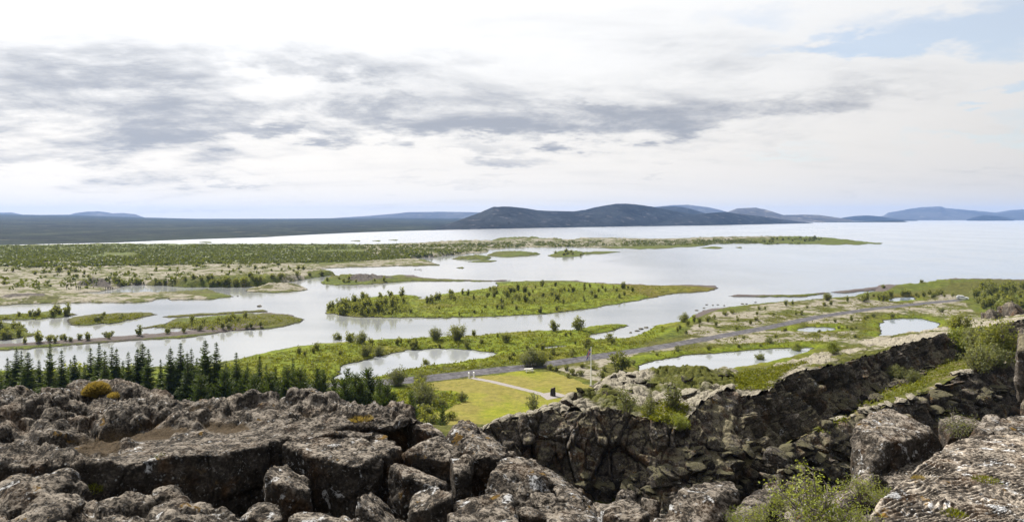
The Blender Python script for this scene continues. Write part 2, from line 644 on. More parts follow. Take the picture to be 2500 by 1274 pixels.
def mat_water(name, tint=(0.235, 0.24, 0.24), ripple=1.0, gloss=0.14):
    m, N, out = new_mat(name)
    p = pos_of(N)
    w1 = N.noise(N.vm('MULTIPLY', p, (1.0, 0.6, 1.0)), 0.55, 5, 0.6)
    w2 = N.noise(N.vm('MULTIPLY', p, (1.0, 0.5, 1.0)), 0.012, 4, 0.55)
    w3 = N.noise(p, 3.5, 3, 0.6)
    rx = N.ss(N.sep(p)[0], 20.0, 260.0)                # open lake to the east is wind-roughened
    amp = N.m('MULTIPLY', N.ss(w2, 0.40, 0.62, 0.25, 1.0), N.m('ADD', 0.15, rx))
    h = N.m('MULTIPLY', N.m('ADD', w1, N.m('MULTIPLY', w3, 0.25)), amp)
    nb = N.bump(h, 0.55 * ripple, 0.40)
    base = N.new('ShaderNodeBsdfDiffuse')
    bcol = N.mix(rx, tint, (0.125, 0.17, 0.235))
    N.put(base.inputs['Color'], N.mix(N.ss(N.noise(N.vm('MULTIPLY', p, (0.35, 1.0, 1.0)), 0.03, 6, 0.65), 0.45, 0.70, 0.0, 0.55), bcol, (0.13, 0.14, 0.135)))
    gl = N.new('ShaderNodeBsdfGlossy')
    N.put(gl.inputs['Roughness'], N.m('MULTIPLY_ADD', N.m('MAXIMUM', rx, N.ss(N.sep(p)[1], 380.0, 1000.0, 0.0, 0.75)), gloss, gloss * 0.45))
    gl.inputs['Color'].default_value = (1.0, 1.0, 1.0, 1)
    N.put(gl.inputs['Normal'], nb)
    fr = N.new('ShaderNodeFresnel')
    fr.inputs['IOR'].default_value = 2.3
    N.put(fr.inputs['Normal'], nb)
    mx = N.new('ShaderNodeMixShader')
    N.put(mx.inputs[0], fr.outputs[0])
    N.l.new(base.outputs[0], mx.inputs[1])
    N.l.new(gl.outputs[0], mx.inputs[2])
    N.l.new(mx.outputs[0], out.inputs[0])
    return m


def mat_hill(name, c1, c2, scree=None, sc=1.0):
    m, N, out = new_mat(name)
    p = pos_of(N)
    g = N.new('ShaderNodeNewGeometry')
    a = N.noise(N.vm('MULTIPLY', p, (1, 0.35, 1.0)), 0.0048 * sc, 10, 0.74)
    b = N.noise(N.vm('MULTIPLY', p, (1, 1, 2.5)), 0.03 * sc, 8, 0.7)
    f = N.ss(N.m('ADD', N.m('MULTIPLY', a, 0.55), N.m('MULTIPLY', b, 0.45)), 0.42, 0.60)
    col = N.mix(f, c1, c2)
    if scree:
        s = N.ss(N.noise(N.vm('MULTIPLY', p, (1.3, 1, 0.5)), 0.011 * sc, 8, 0.7), 0.56, 0.66)
        col = N.mix(s, col, scree)
    principled(N, out, col, 0.95, N.bump(N.m('ADD', a, b), 0.8, 9.0), 0.05)
    return m


M = {}
M['ground'] = mat_ground()
M['lawn'] = mat_lawn()
M['water'] = mat_water('lake_water')
M['pond'] = mat_water('pond_water', (0.235, 0.245, 0.255), 0.35, 0.04)
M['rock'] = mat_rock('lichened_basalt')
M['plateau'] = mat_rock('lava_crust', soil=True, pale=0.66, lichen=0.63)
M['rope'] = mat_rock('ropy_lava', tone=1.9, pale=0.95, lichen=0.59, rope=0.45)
M['pale_rock'] = mat_rock('sunlit_basalt', tone=1.35, pale=0.95, lichen=0.585)  # basalt with sunlight put into its paler tone, for the right-hand blocks
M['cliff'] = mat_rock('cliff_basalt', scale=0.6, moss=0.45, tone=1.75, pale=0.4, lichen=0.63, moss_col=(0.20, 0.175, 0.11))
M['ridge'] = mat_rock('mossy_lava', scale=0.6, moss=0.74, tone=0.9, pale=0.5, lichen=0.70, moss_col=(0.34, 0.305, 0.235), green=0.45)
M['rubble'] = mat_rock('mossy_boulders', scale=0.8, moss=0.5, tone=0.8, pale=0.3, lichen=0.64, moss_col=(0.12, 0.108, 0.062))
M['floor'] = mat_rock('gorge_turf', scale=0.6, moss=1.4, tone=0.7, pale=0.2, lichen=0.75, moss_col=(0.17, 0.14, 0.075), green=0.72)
M['road'] = mat_plain('gravel_road', (0.070, 0.066, 0.070), 0.95, 0.1, 0, 0.5, 0.9)
M['path'] = mat_plain('path_gravel', (0.215, 0.195, 0.185), 0.95, 0.1, 0, 0.12, 3.0)
M['white'] = mat_plain('white_paint', (0.80, 0.80, 0.80), 0.45, 0.4, 0, 0.05, 3.0)
M['wood'] = mat_plain('bleached_wood', (0.52, 0.50, 0.45), 0.8, 0.2, 0, 0.2, 6.0)
M['bark'] = mat_plain('bark', (0.085, 0.065, 0.050), 0.95, 0.1, 0, 0.35, 9.0)
M['greybark'] = mat_plain('grey_bark', (0.16, 0.14, 0.12), 0.95, 0.1, 0, 0.35, 20.0)
M['spruce'] = leaf_mat('spruce_needles', (0.022, 0.042, 0.004), (0.085, 0.118, 0.011), 0.40)
M['pine'] = leaf_mat('pine_needles', (0.026, 0.046, 0.006), (0.082, 0.112, 0.014), 0.38)
M['birch'] = leaf_mat('birch_leaves', (0.098, 0.118, 0.026), (0.205, 0.215, 0.055), 0.50)
M['willow'] = leaf_mat('willow_leaves', (0.090, 0.105, 0.038), (0.180, 0.192, 0.075), 0.40)
M['bright'] = leaf_mat('young_leaves', (0.12, 0.155, 0.020), (0.25, 0.275, 0.055), 0.40)
M['scrub'] = leaf_mat('scrub_leaves', (0.046, 0.062, 0.009), (0.130, 0.145, 0.024), 0.38)
M['tuft'] = leaf_mat('dry_grass', (0.16, 0.118, 0.036), (0.30, 0.235, 0.090), 0.35)
M['cover'] = leaf_mat('heath_plants', (0.058, 0.074, 0.005), (0.172, 0.182, 0.014), 0.40)


# ------------------------------------------------------------------ shores, traced on the ground
SHORE = {}
SHORE['west'] = [(-1000, 603), (-260, 601), (0, 600), (269, 595), (428, 596), (600, 596), (850, 596), (1043, 597), (1095, 594), (1199, 593), (1251, 589), (1372, 592), (1493, 588),
                 (1600, 586), (1719, 582), (1850, 580), (1961, 579), (2009, 581), (2037, 586), (2082, 590), (2120, 592), (2158, 593), (2150, 596), (2033, 598),
                 (1961, 596), (1823, 595), (1736, 597), (1695, 603), (1650, 604), (1600, 608), (1510, 607), (1423, 604), (1330, 604), (1268, 605), (1196, 609),
                 (1189, 616), (1113, 622), (1050, 628), (992, 632), (1040, 635), (1075, 648), (985, 650), (854, 652), (743, 659), (790, 663), (822, 672),
                 (760, 679), (700, 690), (656, 698), (566, 701), (449, 701), (390, 697), (330, 696), (294, 699), (280, 707), (242, 713), (207, 715), (190, 717), (238, 720),
                 (269, 717), (350, 715), (459, 713), (518, 711), (570, 724), (518, 731), (408, 733), (414, 728), (380, 731), (373, 736), (328, 740),
                 (173, 740), (45, 743), (0, 746), (-260, 750), (-1000, 760)]
SHORE['knoll'] = [(594, 710), (640, 704), (680, 700), (720, 699), (757, 706), (730, 711), (660, 715), (610, 713)]
SHORE['spit'] = [(783, 690), (800, 683), (830, 679), (870, 679), (985, 676), (1040, 681), (1150, 684), (1251, 685), (1200, 687), (1080, 687), (1000, 687), (900, 695), (820, 697), (790, 694)]
SHORE['large'] = [(795, 766), (797, 755), (815, 744), (850, 735), (900, 727), (971, 720), (1010, 722), (1029, 726), (1012, 731), (1042, 731), (1068, 720), (1130, 712), (1180, 706),
                  (1216, 699), (1209, 690), (1268, 688), (1337, 686), (1406, 685), (1441, 691), (1520, 694), (1600, 697), (1700, 697), (1743, 698), (1754, 704), (1729, 712),
                  (1650, 717), (1600, 726), (1510, 742), (1430, 755), (1351, 765), (1233, 772), (1061, 777), (957, 776), (871, 775)]
SHORE['bar'] = [(1775, 723), (1800, 720), (1880, 721), (1950, 720), (2000, 716), (2050, 711), (2100, 707), (2150, 702), (2150, 708), (2110, 711), (2060, 716), (2030, 714), (1990, 721), (1960, 725), (1850, 725), (1800, 725)]
SHORE['reed_1'] = [(1104, 632), (1150, 628), (1200, 629), (1190, 634), (1120, 634)]
SHORE['reed_2'] = [(1143, 640), (1180, 636), (1218, 636), (1200, 640)]
SHORE['reed_3'] = [(1189, 624), (1210, 617), (1260, 616), (1323, 621), (1290, 625), (1220, 627)]
SHORE['reed_4'] = [(1335, 624), (1360, 619), (1410, 615), (1430, 620), (1418, 625), (1350, 628)]
SHORE['reed_5'] = [(1419, 619), (1450, 614), (1515, 615), (1480, 619)]
SHORE['reed_6'] = [(1709, 606), (1740, 602), (1765, 604), (1760, 608)]
SHORE['reed_7'] = [(1112, 654), (1132, 652), (1130, 656)]
SHORE['reed_8'] = [(1002, 659), (1028, 657), (1030, 661)]
SHORE['reed_9'] = [(1793, 604), (1812, 603), (1810, 607)]
SHORE['bar_1'] = [(855, 588), (880, 587), (878, 590)]
SHORE['bar_2'] = [(905, 588), (930, 587), (928, 590)]
SHORE['bar_3'] = [(945, 586), (972, 585), (968, 588)]
SHORE['bar_4'] = [(480, 592), (518, 591), (515, 594)]
SHORE['left_1'] = [(-60, 770), (50, 767), (120, 761), (185, 765), (188, 768), (150, 776), (60, 782), (-60, 783)]
SHORE['left_2'] = [(163, 785), (175, 776), (230, 768), (300, 765), (370, 764), (382, 768), (345, 777), (280, 790), (200, 795), (170, 793)]
SHORE['left_3'] = [(398, 773), (480, 767), (560, 762), (630, 757), (650, 757), (653, 761), (560, 767), (480, 772), (410, 776)]
SHORE['causeway'] = [(345, 801), (400, 792), (430, 778), (500, 775), (600, 766), (660, 764), (710, 769), (738, 779), (735, 787), (690, 798), (640, 804), (560, 809), (440, 827),
                     (300, 833), (150, 846), (0, 856), (-90, 860), (-90, 846), (0, 841), (200, 829), (400, 813), (490, 806), (430, 801)]
SHORE['left_4'] = [(-60, 796), (0, 787), (30, 790), (67, 802), (65, 809), (95, 816), (60, 823), (0, 831), (-60, 833)]
NEAR = [(-1000, 925), (-300, 912), (0, 906), (200, 905), (380, 896), (480, 893), (560, 882), (600, 873), (660, 858), (720, 847), (780, 840), (850, 835), (900, 831), (970, 828), (1060, 824), (1150, 821),
        (1250, 812), (1330, 808), (1400, 805), (1450, 797), (1500, 792), (1530, 793), (1538, 796), (1500, 807), (1450, 816), (1436, 822), (1458, 830), (1520, 827), (1562, 816),
        (1600, 795), (1650, 787), (1681, 776), (1709, 761), (1719, 757), (1788, 749), (1857, 742), (1944, 735), (2016, 728), (2082, 724), (2134, 711), (2140, 700),
        (2203, 699), (2272, 697), (2282, 690), (2324, 686), (2400, 685), (2500, 686), (3700, 686), (3700, 1250), (-1000, 1250)]
POND = {
    'south': [(830, 897), (870, 885), (920, 872), (1000, 855), (1060, 851), (1130, 854), (1212, 862), (1190, 874), (1100, 888), (1040, 894), (980, 906), (940, 917), (890, 925), (800, 931), (830, 915)],
    'long': [(1560, 893), (1600, 881), (1700, 866), (1800, 859), (1900, 851), (1985, 850), (1960, 862), (1900, 878), (1850, 888), (1760, 905), (1640, 915), (1560, 905)],
    'oval': [(1948, 803), (1975, 799), (2010, 799), (2035, 801), (2038, 807), (1985, 812), (1948, 809)],
    'round': [(2150, 792), (2160, 782), (2200, 778), (2250, 779), (2292, 790), (2285, 801), (2240, 815), (2200, 825), (2152, 822)],
    'small': [(2163, 736), (2180, 727), (2230, 726), (2236, 732), (2190, 737)],
    'sliver': [(1318, 849), (1345, 846), (1385, 845), (1375, 848), (1335, 851)],
}
ROAD = [(640, 952), (780, 944), (925, 934), (1040, 924), (1170, 908), (1290, 895), (1440, 873), (1600, 849), (1750, 822), (1870, 800), (2000, 773), (2120, 755), (2250, 741), (2345, 732)]
Z0 = 0.6
road_w = resample(np.array([G(a, b, Z0)[:2] for a, b in ROAD]), 260)
LAWN = [(985, 946), (1030, 938), (1090, 929), (1150, 921), (1210, 915), (1262, 905), (1345, 906), (1400, 924), (1440, 938), (1475, 945), (1470, 985), (1400, 1010), (1300, 1035), (1200, 1075), (1090, 1075), (1055, 1010), (1120, 985), (1140, 968), (1110, 955), (1050, 951)]
lawn_w = np.array([G(a, b, Z0)[:2] for a, b in LAWN])
PATHL = [(1150, 922), (1200, 931), (1250, 943), (1310, 958), (1335, 966)]

Z_MOSS = [[(-1000, 640), (-100, 636), (700, 640), (860, 655), (700, 695), (300, 700), (560, 735), (-100, 750)], [(-100, 655), (400, 650), (400, 665), (-100, 700)], [(880, 598), (1960, 578), (1900, 592), (1500, 606), (900, 640)], [(700, 662), (860, 640), (1000, 630), (1085, 648), (860, 656)],
          [(1640, 835), (1740, 765), (1960, 732), (2330, 720), (2420, 800), (1980, 870), (1560, 890), (1480, 900), (1470, 945), (1400, 925), (1340, 905), (1450, 880)], [(590, 716), (590, 700), (760, 697), (760, 714)]]
Z_LUSH = [[(500, 910), (660, 860), (900, 828), (1540, 788), (1700, 762), (1700, 790), (1560, 850), (1330, 890), (1060, 905), (900, 935), (-200, 1060), (-200, 900)],
          [(790, 775), (790, 700), (1760, 690), (1760, 710), (1350, 775)], [(1560, 895), (1980, 850), (1980, 838), (1600, 868), (1480, 880)], [(1920, 815), (1920, 796), (2060, 794), (2060, 814)], [(950, 950), (1140, 955), (1140, 1075), (950, 1075)]]
Z_GRAV = [[(-90, 840), (0, 835), (200, 823), (400, 808), (490, 800), (640, 794), (640, 802), (440, 823), (150, 843), (0, 852), (-90, 857)], [(1340, 684), (1420, 683), (1460, 690), (1760, 697), (1760, 706), (1700, 702), (1500, 698), (1420, 692)],
          [(985, 674), (1030, 678), (1260, 683), (1260, 688), (1100, 685), (990, 682)], [(1770, 728), (1770, 716), (2150, 700), (2150, 712)], [(1690, 775), (1720, 756), (1790, 750), (1740, 765), (1700, 782)],
          [(2290, 690), (2500, 686), (2500, 696), (2310, 697)], [(600, 765), (660, 763), (715, 768), (742, 780), (700, 772), (640, 768)], [(2140, 700), (2200, 699), (2160, 716), (2120, 715)]]
Z_ROCK = [[(190, 705), (205, 690), (230, 684), (262, 690), (275, 706)], [(0, 738), (20, 728), (105, 720), (110, 734)], [(462, 712), (480, 703), (515, 703), (518, 712)], [(845, 690), (880, 683), (950, 683), (960, 686), (880, 692)]]
Z_OLIVE = [[(520, 810), (560, 785), (640, 766), (720, 770), (740, 782), (690, 797)], [(340, 803), (500, 790), (640, 800), (480, 806)], [(160, 797), (160, 765), (390, 760), (390, 775)], [(390, 778), (390, 765), (660, 755), (660, 765)], [(1300, 900), (1500, 880), (1560, 905), (1470, 945)], [(2100, 730), (2500, 690), (2500, 720)], [(1600, 735), (1760, 712), (1760, 695), (1500, 690)]]
# rocky knolls rising from the flats: px, py of the foot, radius m, height m
MOUNDS = [(235, 700, 11, 3.2), (490, 709, 10, 2.6), (60, 733, 14, 1.6), (440, 695, 20, 2.6), (560, 697, 22, 2.4), (640, 692, 18, 2.6), (700, 684, 16, 2.6), (770, 672, 14, 2.6), (680, 704, 12, 1.8), (1260, 591, 70, 6), (1150, 598, 60, 5),
          (1500, 592, 80, 5), (1760, 590, 70, 5), (1930, 588, 80, 5.5), (850, 686, 14, 1.8), (905, 685, 14, 1.6), (1000, 679, 14, 1.2), (1390, 620, 22, 2.2), (1255, 620, 26, 1.8), (1170, 631, 14, 1.5), (2400, 700, 40, 2.5), (1000, 625, 60, 2.5), (300, 640, 60, 2.5), (100, 655, 60, 2.5)]


def zone(X, Y, polys, soft_px=6):
    """soft mask of pixel polygons laid on the ground"""
    py = HZ + F * EYE / Y
    px = 1250 + F * X / Y
    v = np.zeros(len(X))
    for q in polys:
        ins = in_poly(px, py, np.array(q, float))
        d = dist_poly(px, py * 2.0, np.array(q, float) * (1, 2.0))
        v = np.maximum(v, np.where(ins, sstep(-soft_px, soft_px, d), sstep(soft_px, -soft_px, d) if False else 1 - sstep(-soft_px, soft_px, d)))
    return v


def sheet(px0, px1, py0, py1, dpx, dpy):
    """a sheet of points on the plain, spaced finer near the viewer"""
    xs = np.arange(max(px0, -80), min(px1, 2580) + dpx, dpx)
    if px0 < -80:
        xs = np.concatenate([np.arange(px0, -80 - dpx, dpx * 5), xs])
    if px1 > 2580:
        xs = np.concatenate([xs, np.arange(xs[-1] + dpx * 5, px1, dpx * 5)])
    ys = np.arange(py0, py1 + dpy, dpy)
    PX, PY = np.meshgrid(xs, ys)
    D = F * EYE / (PY - HZ)
    return (PX - 1250) / F * D, D


def land(name, key_poly, ponds=(), dpx=3.0, dpy=1.5, bank=0.5, hum=0.5, label=None, base=0.0, near=False, amp_far=1.0):
    poly_px = np.array(key_poly, float)
    X, Y = sheet(max(-1000, poly_px[:, 0].min() - 6), min(3700, poly_px[:, 0].max() + 6), max(574, poly_px[:, 1].min() - 3), min(1130, poly_px[:, 1].max() + 3), dpx, dpy)
    shp = X.shape
    x, y = X.ravel(), Y.ravel()
    dens = world_poly(densify(key_poly, 14, 2.0, len(key_poly)))
    p3 = np.stack([x, y, 0 * x], 1)
    ins = in_poly(x, y, dens)
    d = dist_poly(x, y, dens)
    d = np.where(ins, d, -d)
    for q in ponds:
        qw = world_poly(densify(q, 14, 1.5, len(q)))
        dq = dist_poly(x, y, qw)
        d = np.minimum(d, np.where(in_poly(x, y, qw), -dq, dq))
    d += fbm(p3 * 0.16, 3) * np.clip(np.abs(y) / 300, 0.25, 1.2) * 1.6 + fbm(p3 * 0.75 + 3, 2) * 1.1 * np.clip(np.abs(y) / 250, 0.5, 2.0)
    inner = sstep(0.5, 9.0, d)
    z = np.clip(d / 1.3, -1, 1) * bank + (d > 0) * inner * (Z0 - bank + 0.25)
    hm = fbm(p3 * 0.11, 4) * 0.9 + ridged(p3 * 0.31, 3) * 0.30
    flat = np.ones(len(x))
    if near:
        rd = dist_poly(x, y, road_w, closed=False)
        flat = sstep(4.2, 9.0, rd)
        li = in_poly(x, y, lawn_w)
        ld = dist_poly(x, y, lawn_w)
        flat *= np.where(li, 0.0, sstep(0.6, 4.0, ld))
    z = z + inner * hm * hum * flat
    for (mx, my, mr, mh) in MOUNDS:
        c = G(mx, my)
        r2 = ((x - c[0]) / (mr * 1.6)) ** 2 + ((y - c[1]) / mr) ** 2
        z += np.exp(-2.2 * r2) * mh * sstep(-1, 3, d) * (1 + 0.5 * fbm(p3 * 0.35, 3)) * flat
    if near:
        z = np.where((flat < 1) & (d > 1.5), Z0 * (1 - flat) + z * flat, z)
    z = np.maximum(z, -0.6)
    A = {'lush': zone(x, y, Z_LUSH), 'moss': zone(x, y, Z_MOSS, 9) , 'gravel': zone(x, y, Z_GRAV, 2), 'rock': zone(x, y, Z_ROCK, 2), 'olive': zone(x, y, Z_OLIVE, 6)}
    wob = fbm(p3 * 0.06 + 5, 4)
    for k in ('lush', 'moss', 'olive'):
        A[k] = np.clip(A[k] + wob * 0.5 * (A[k] > 0.02) * (A[k] < 0.98), 0, 1)
    if ponds:
        dp = np.full(len(x), 1e9)
        for q in ponds:
            dp = np.minimum(dp, dist_poly(x, y, world_poly(q)))
        rim = 1 - sstep(2.0, 7.0, dp + wob * 3)
        A['moss'] = A['moss'] * (1 - rim)
        A['lush'] = np.maximum(A['lush'], rim * 0.8)
    Fc = grid_faces(*shp)
    keep = (z[Fc] > -0.55).any(1)
    Fc = Fc[keep][:, ::-1]
    used = np.unique(Fc)
    remap = np.zeros(len(x), np.int64)
    remap[used] = np.arange(len(used))
    V = np.stack([x, y, z], 1)[used]
    me = mesh_np(name, V, remap[Fc], {k: v[used] for k, v in A.items()})
    return obj(name, me, M['ground'], kind='structure')


# lake
V, Fc = [], []
lx = [-14000, -3000, -800, -300, 0, 300, 800, 3000, 14000]
ly = [40, 120, 250, 500, 1000, 2000, 4000, 7000, 9700]
LV = np.array([(a, b, 0.0) for b in ly for a in lx])
obj('lake', mesh_np('lake', LV, grid_faces(len(ly), len(lx))), M['water'], kind='structure')

land('ground', NEAR, list(POND.values()), 3.6, 2.1, 0.5, 0.55, near=True)
land('peninsula', SHORE['west'], (), 3.6, 0.9, 0.6, 0.8)
for k, v in SHORE.items():
    if k != 'west':
        big = k in ('large', 'causeway')
        land('island', v, (), 2.6, 1.0 if big else 0.7, 0.45, 0.30 if k != 'bar' else 0.05)

for k, v in POND.items():
    w = world_poly(v)
    c = w.mean(0)
    w = c + (w - c) * 1.05 + (w - c) / (np.linalg.norm(w - c, axis=1)[:, None] + 1e-6) * 1.5
    me = bpy.data.meshes.new('pond')
    me.from_pydata([(a, b, 0.03) for a, b in w], [], [tuple(range(len(w)))])
    o = obj('pond', me, M['pond'], kind='structure')
    if me.polygons[0].normal.z < 0:
        me.flip_normals()


# ------------------------------------------------------------------ road, lawn, path
def strip(name, line, widths, z, mat):
    line = np.asarray(line)
    t = np.gradient(line, axis=0)
    n = np.stack([-t[:, 1], t[:, 0]], 1)
    n /= np.linalg.norm(n, axis=1)[:, None]
    w = np.asarray(widths)[:, None] * 0.5 if hasattr(widths, '__len__') else widths * 0.5
    L, R_ = line + n * w, line - n * w
    V = np.concatenate([np.column_stack([L, np.full(len(L), z)]), np.column_stack([R_, np.full(len(L), z)])])
    k = len(line)
    Fc = np.array([(i + k, i + 1 + k, i + 1, i) for i in range(k - 1)])
    return obj(name, mesh_np(name, V, Fc), mat, kind='structure')


rw = 4.5 + fbm(np.column_stack([road_w * 0.15, np.zeros(len(road_w))]), 3) * 1.1
rw[:110] += np.linspace(1.9, 0, 110)
strip('road', road_w, rw, Z0 + 0.012, M['road'])
lx, ly = np.meshgrid(np.linspace(lawn_w[:, 0].min(), lawn_w[:, 0].max(), 150), np.linspace(lawn_w[:, 1].min(), lawn_w[:, 1].max(), 130))
lp = np.column_stack([lx.ravel(), ly.ravel()])
wobble = fbm(np.column_stack([lp * 0.25, 0 * lp[:, 0]]), 3) * 1.2
dl = np.where(in_poly(lp[:, 0], lp[:, 1], lawn_w), 1, -1) * dist_poly(lp[:, 0], lp[:, 1], lawn_w) + wobble
rdist = dist_poly(lp[:, 0], lp[:, 1], road_w, closed=False)
ok = (dl > 0) & (rdist > 2.2)
Fl = grid_faces(130, 150)
Fl = Fl[ok[Fl].all(1)]
us = np.unique(Fl)
rm = np.zeros(len(lp), int)
rm[us] = np.arange(len(us))
ppx = 1250 + F * lp[:, 0] / lp[:, 1]
ppy = HZ + F * (EYE - Z0) / lp[:, 1]
gz = sstep(950, 1010, ppy + wobble * 12) * sstep(1120, 1230, ppx + wobble * 20)
gz = np.maximum(gz, sstep(1385, 1440, ppx) * sstep(945, 970, ppy))
gz = np.maximum(gz, np.exp(-((ppx - 1270) / 60) ** 2 - ((ppy - 912) / 8) ** 2) * 0.7)
obj('lawn', mesh_np('lawn', np.column_stack([lp[us], np.full(len(us), Z0 + 0.006)]), rm[Fl], {'green': gz[us]}), M['lawn'], kind='structure')
pl = resample(np.array([G(a, b, Z0)[:2] for a, b in PATHL]), 40)
strip('path', pl, 1.55 + 0.12 * np.sin(np.arange(40) * 1.7), Z0 + 0.022, M['path'])
sq = np.array([G(a, b, Z0)[:2] for a, b in [(1315, 962), (1352, 956), (1388, 966), (1336, 976)]])
me = mesh_np('pad', [(a, b, Z0 + 0.032) for a, b in sq], [(3, 2, 1, 0)])
obj('paved_pad', me, M['path'], kind='structure')


# ------------------------------------------------------------------ far hills
def hill(name, sil, Dc, Db, mat, seed, nd=26, amp=0.10, front_z=0.0, dpx=4.0, power=1.0, gully=1.0):
    """sil: skyline (px, py); Dc: distance of the crest; Db: (px, D) line of the foot"""
    sil = np.array(sil, float)
    xs = np.arange(sil[0, 0], sil[-1, 0] + dpx, dpx)
    ys = np.interp(xs, sil[:, 0], sil[:, 1])
    Db = np.array(Db, float)
    db = np.interp(xs, Db[:, 0], Db[:, 1])
    dc = np.full(len(xs), float(Dc)) if not hasattr(Dc, '__len__') else np.interp(xs, np.array(Dc)[:, 0], np.array(Dc)[:, 1])
    zc = EYE + (HZ - ys) / F * dc
    s = np.linspace(0, 1, nd)
    rows = []
    for q in s:
        D = db + (dc - db) * q
        prof = q ** power
        z = front_z + (zc - front_z) * prof
        p = np.stack([(xs - 1250) / F * D, D, z], 1)
        sc = 1.0 / (dc - db).mean()
        n = fbm(np.stack([p[:, 0] * sc * 3.2, p[:, 1] * sc * 2.2, np.full(len(xs), seed)], 1), 5, 0.55)
        rg = ridged(np.stack([p[:, 0] * sc * 6.5, p[:, 1] * sc * 2.0, np.full(len(xs), seed + 3.3)], 1), 4)
        p[:, 2] += (zc - front_z) * amp * (n * 1.4 + (rg - 0.5) * 0.7 * gully) * np.sin(np.pi * min(q * 1.02, 1.0)) 
        p[:, 2] += zc * 0.02 * fbm(np.stack([p[:, 0] * sc * 22, p[:, 1] * sc * 22, np.full(len(xs), seed + 9)], 1), 3) * (q > 0.02)
        rows.append(p)
    for q in (0.35, 0.75, 1.0):
        D = dc + (dc - db) * 0.6 * q
        rows.append(np.stack([(xs - 1250) / F * D, D, zc * (1 - q) - 2 * q], 1))
    V = np.stack(rows)
    V[0, :, 2] = min(front_z, 0) - 0.5
    return obj(name, mesh_np(name, V.reshape(-1, 3), grid_faces(len(rows), len(xs))), mat, kind='structure')


H_dark = mat_hill('heather_slope', (0.003, 0.005, 0.006), (0.021, 0.025, 0.028), (0.078, 0.075, 0.080), 1.6)  # heather slope, its colour darkened to stand in for cloud shadow
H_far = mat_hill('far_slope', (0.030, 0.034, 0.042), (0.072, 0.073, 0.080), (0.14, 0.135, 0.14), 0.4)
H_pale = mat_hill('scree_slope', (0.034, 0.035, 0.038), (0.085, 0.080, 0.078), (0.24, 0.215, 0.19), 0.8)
H_wood = mat_hill('wooded_plain', (0.003, 0.006, 0.007), (0.026, 0.033, 0.020), (0.075, 0.074, 0.050), 1.0)  # scrub plain with the cloud shadow put into its dark colour
FOOT = [(-1200, 640), (-400, 740), (0, 850), (280, 935), (650, 1190), (1050, 1850), (1500, 2550), (2000, 4000)]
hill('wooded_plain', [(-1200, 523), (-400, 524), (0, 523), (100, 525), (200, 526), (350, 531), (480, 534), (700, 534), (800, 533), (950, 532), (1060, 533), (1200, 533), (1300, 536)], 6500, FOOT, H_wood, 1.0, 46, 0.05, 1.0, 5.0, 1.1, 0.2)
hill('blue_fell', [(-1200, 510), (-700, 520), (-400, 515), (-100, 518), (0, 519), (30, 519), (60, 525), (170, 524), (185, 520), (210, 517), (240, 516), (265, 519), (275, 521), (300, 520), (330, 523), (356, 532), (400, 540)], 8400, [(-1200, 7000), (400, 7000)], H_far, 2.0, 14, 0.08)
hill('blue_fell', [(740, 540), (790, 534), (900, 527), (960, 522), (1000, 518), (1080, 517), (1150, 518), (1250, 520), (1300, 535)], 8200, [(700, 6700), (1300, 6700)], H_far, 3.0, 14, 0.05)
hill('dark_hill', [(1000, 566), (1035, 561), (1070, 553), (1100, 545), (1130, 534), (1150, 527), (1172, 519), (1185, 513), (1205, 505), (1222, 505), (1240, 504), (1280, 508), (1310, 513), (1340, 515), (1400, 516), (1430, 512), (1450, 507), (1470, 503), (1500, 498), (1530, 497), (1560, 500), (1590, 504), (1620, 510), (1660, 518), (1700, 525), (1760, 534), (1800, 545)], [(1000, 2000), (1200, 2700), (1500, 3300), (1800, 3700)], FOOT, H_dark, 4.0, 40, 0.13, 0.0, 3.0, 0.85)
hill('low_spur', [(1560, 552), (1600, 542), (1650, 530), (1700, 523), (1745, 519), (1772, 517), (1800, 522), (1850, 527), (1900, 534), (1950, 541), (1992, 545)], [(1560, 2900), (1992, 4200)], [(1560, 2630), (1750, 3000), (1992, 3950)], H_dark, 5.0, 24, 0.10, 0.0, 3.0, 0.9)
hill('dark_hill', [(1560, 530), (1590, 509), (1620, 505), (1650, 504), (1680, 508), (1720, 520), (1760, 535)], 4700, [(1500, 4000), (1800, 4000)], H_dark, 6.0, 16, 0.10)
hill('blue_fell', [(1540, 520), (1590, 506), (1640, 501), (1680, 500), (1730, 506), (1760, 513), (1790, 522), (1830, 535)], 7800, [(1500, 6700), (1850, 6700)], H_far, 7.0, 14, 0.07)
hill('scree_hill', [(1740, 536), (1780, 516), (1800, 509), (1815, 508), (1845, 507), (1870, 512), (1890, 518), (1912, 525), (1960, 524), (2000, 525), (2030, 529), (2080, 537)], 5600, [(1700, 4700), (2100, 4900)], H_pale, 8.0, 20, 0.16, 0.0, 2.0)
hill('low_spur', [(2040, 536), (2060, 531), (2090, 527), (2120, 526), (2145, 528), (2165, 531), (2190, 535), (2240, 538)], 7000, [(2000, 6300), (2250, 6300)], H_dark, 9.0, 10, 0.08, 0.0, 2.5)
hill('low_point', [(1950, 546), (2000, 541), (2100, 540), (2180, 538), (2200, 538), (2216, 542)], 5000, [(1900, 4500), (2216, 4800)], H_wood, 10.0, 8, 0.05, 0.0, 3.0)
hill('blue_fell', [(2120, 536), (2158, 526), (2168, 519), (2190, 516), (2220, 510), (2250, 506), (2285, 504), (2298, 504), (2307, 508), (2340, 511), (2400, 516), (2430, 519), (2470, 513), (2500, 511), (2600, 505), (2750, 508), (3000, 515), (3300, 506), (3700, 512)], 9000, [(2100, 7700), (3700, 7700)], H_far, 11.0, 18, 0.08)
hill('low_spur', [(2360, 536), (2380, 530), (2400, 526), (2430, 527), (2450, 530), (2475, 536)], 7100, [(2300, 6700), (2500, 6700)], H_dark, 12.0, 10, 0.05, 0.0, 2.0)


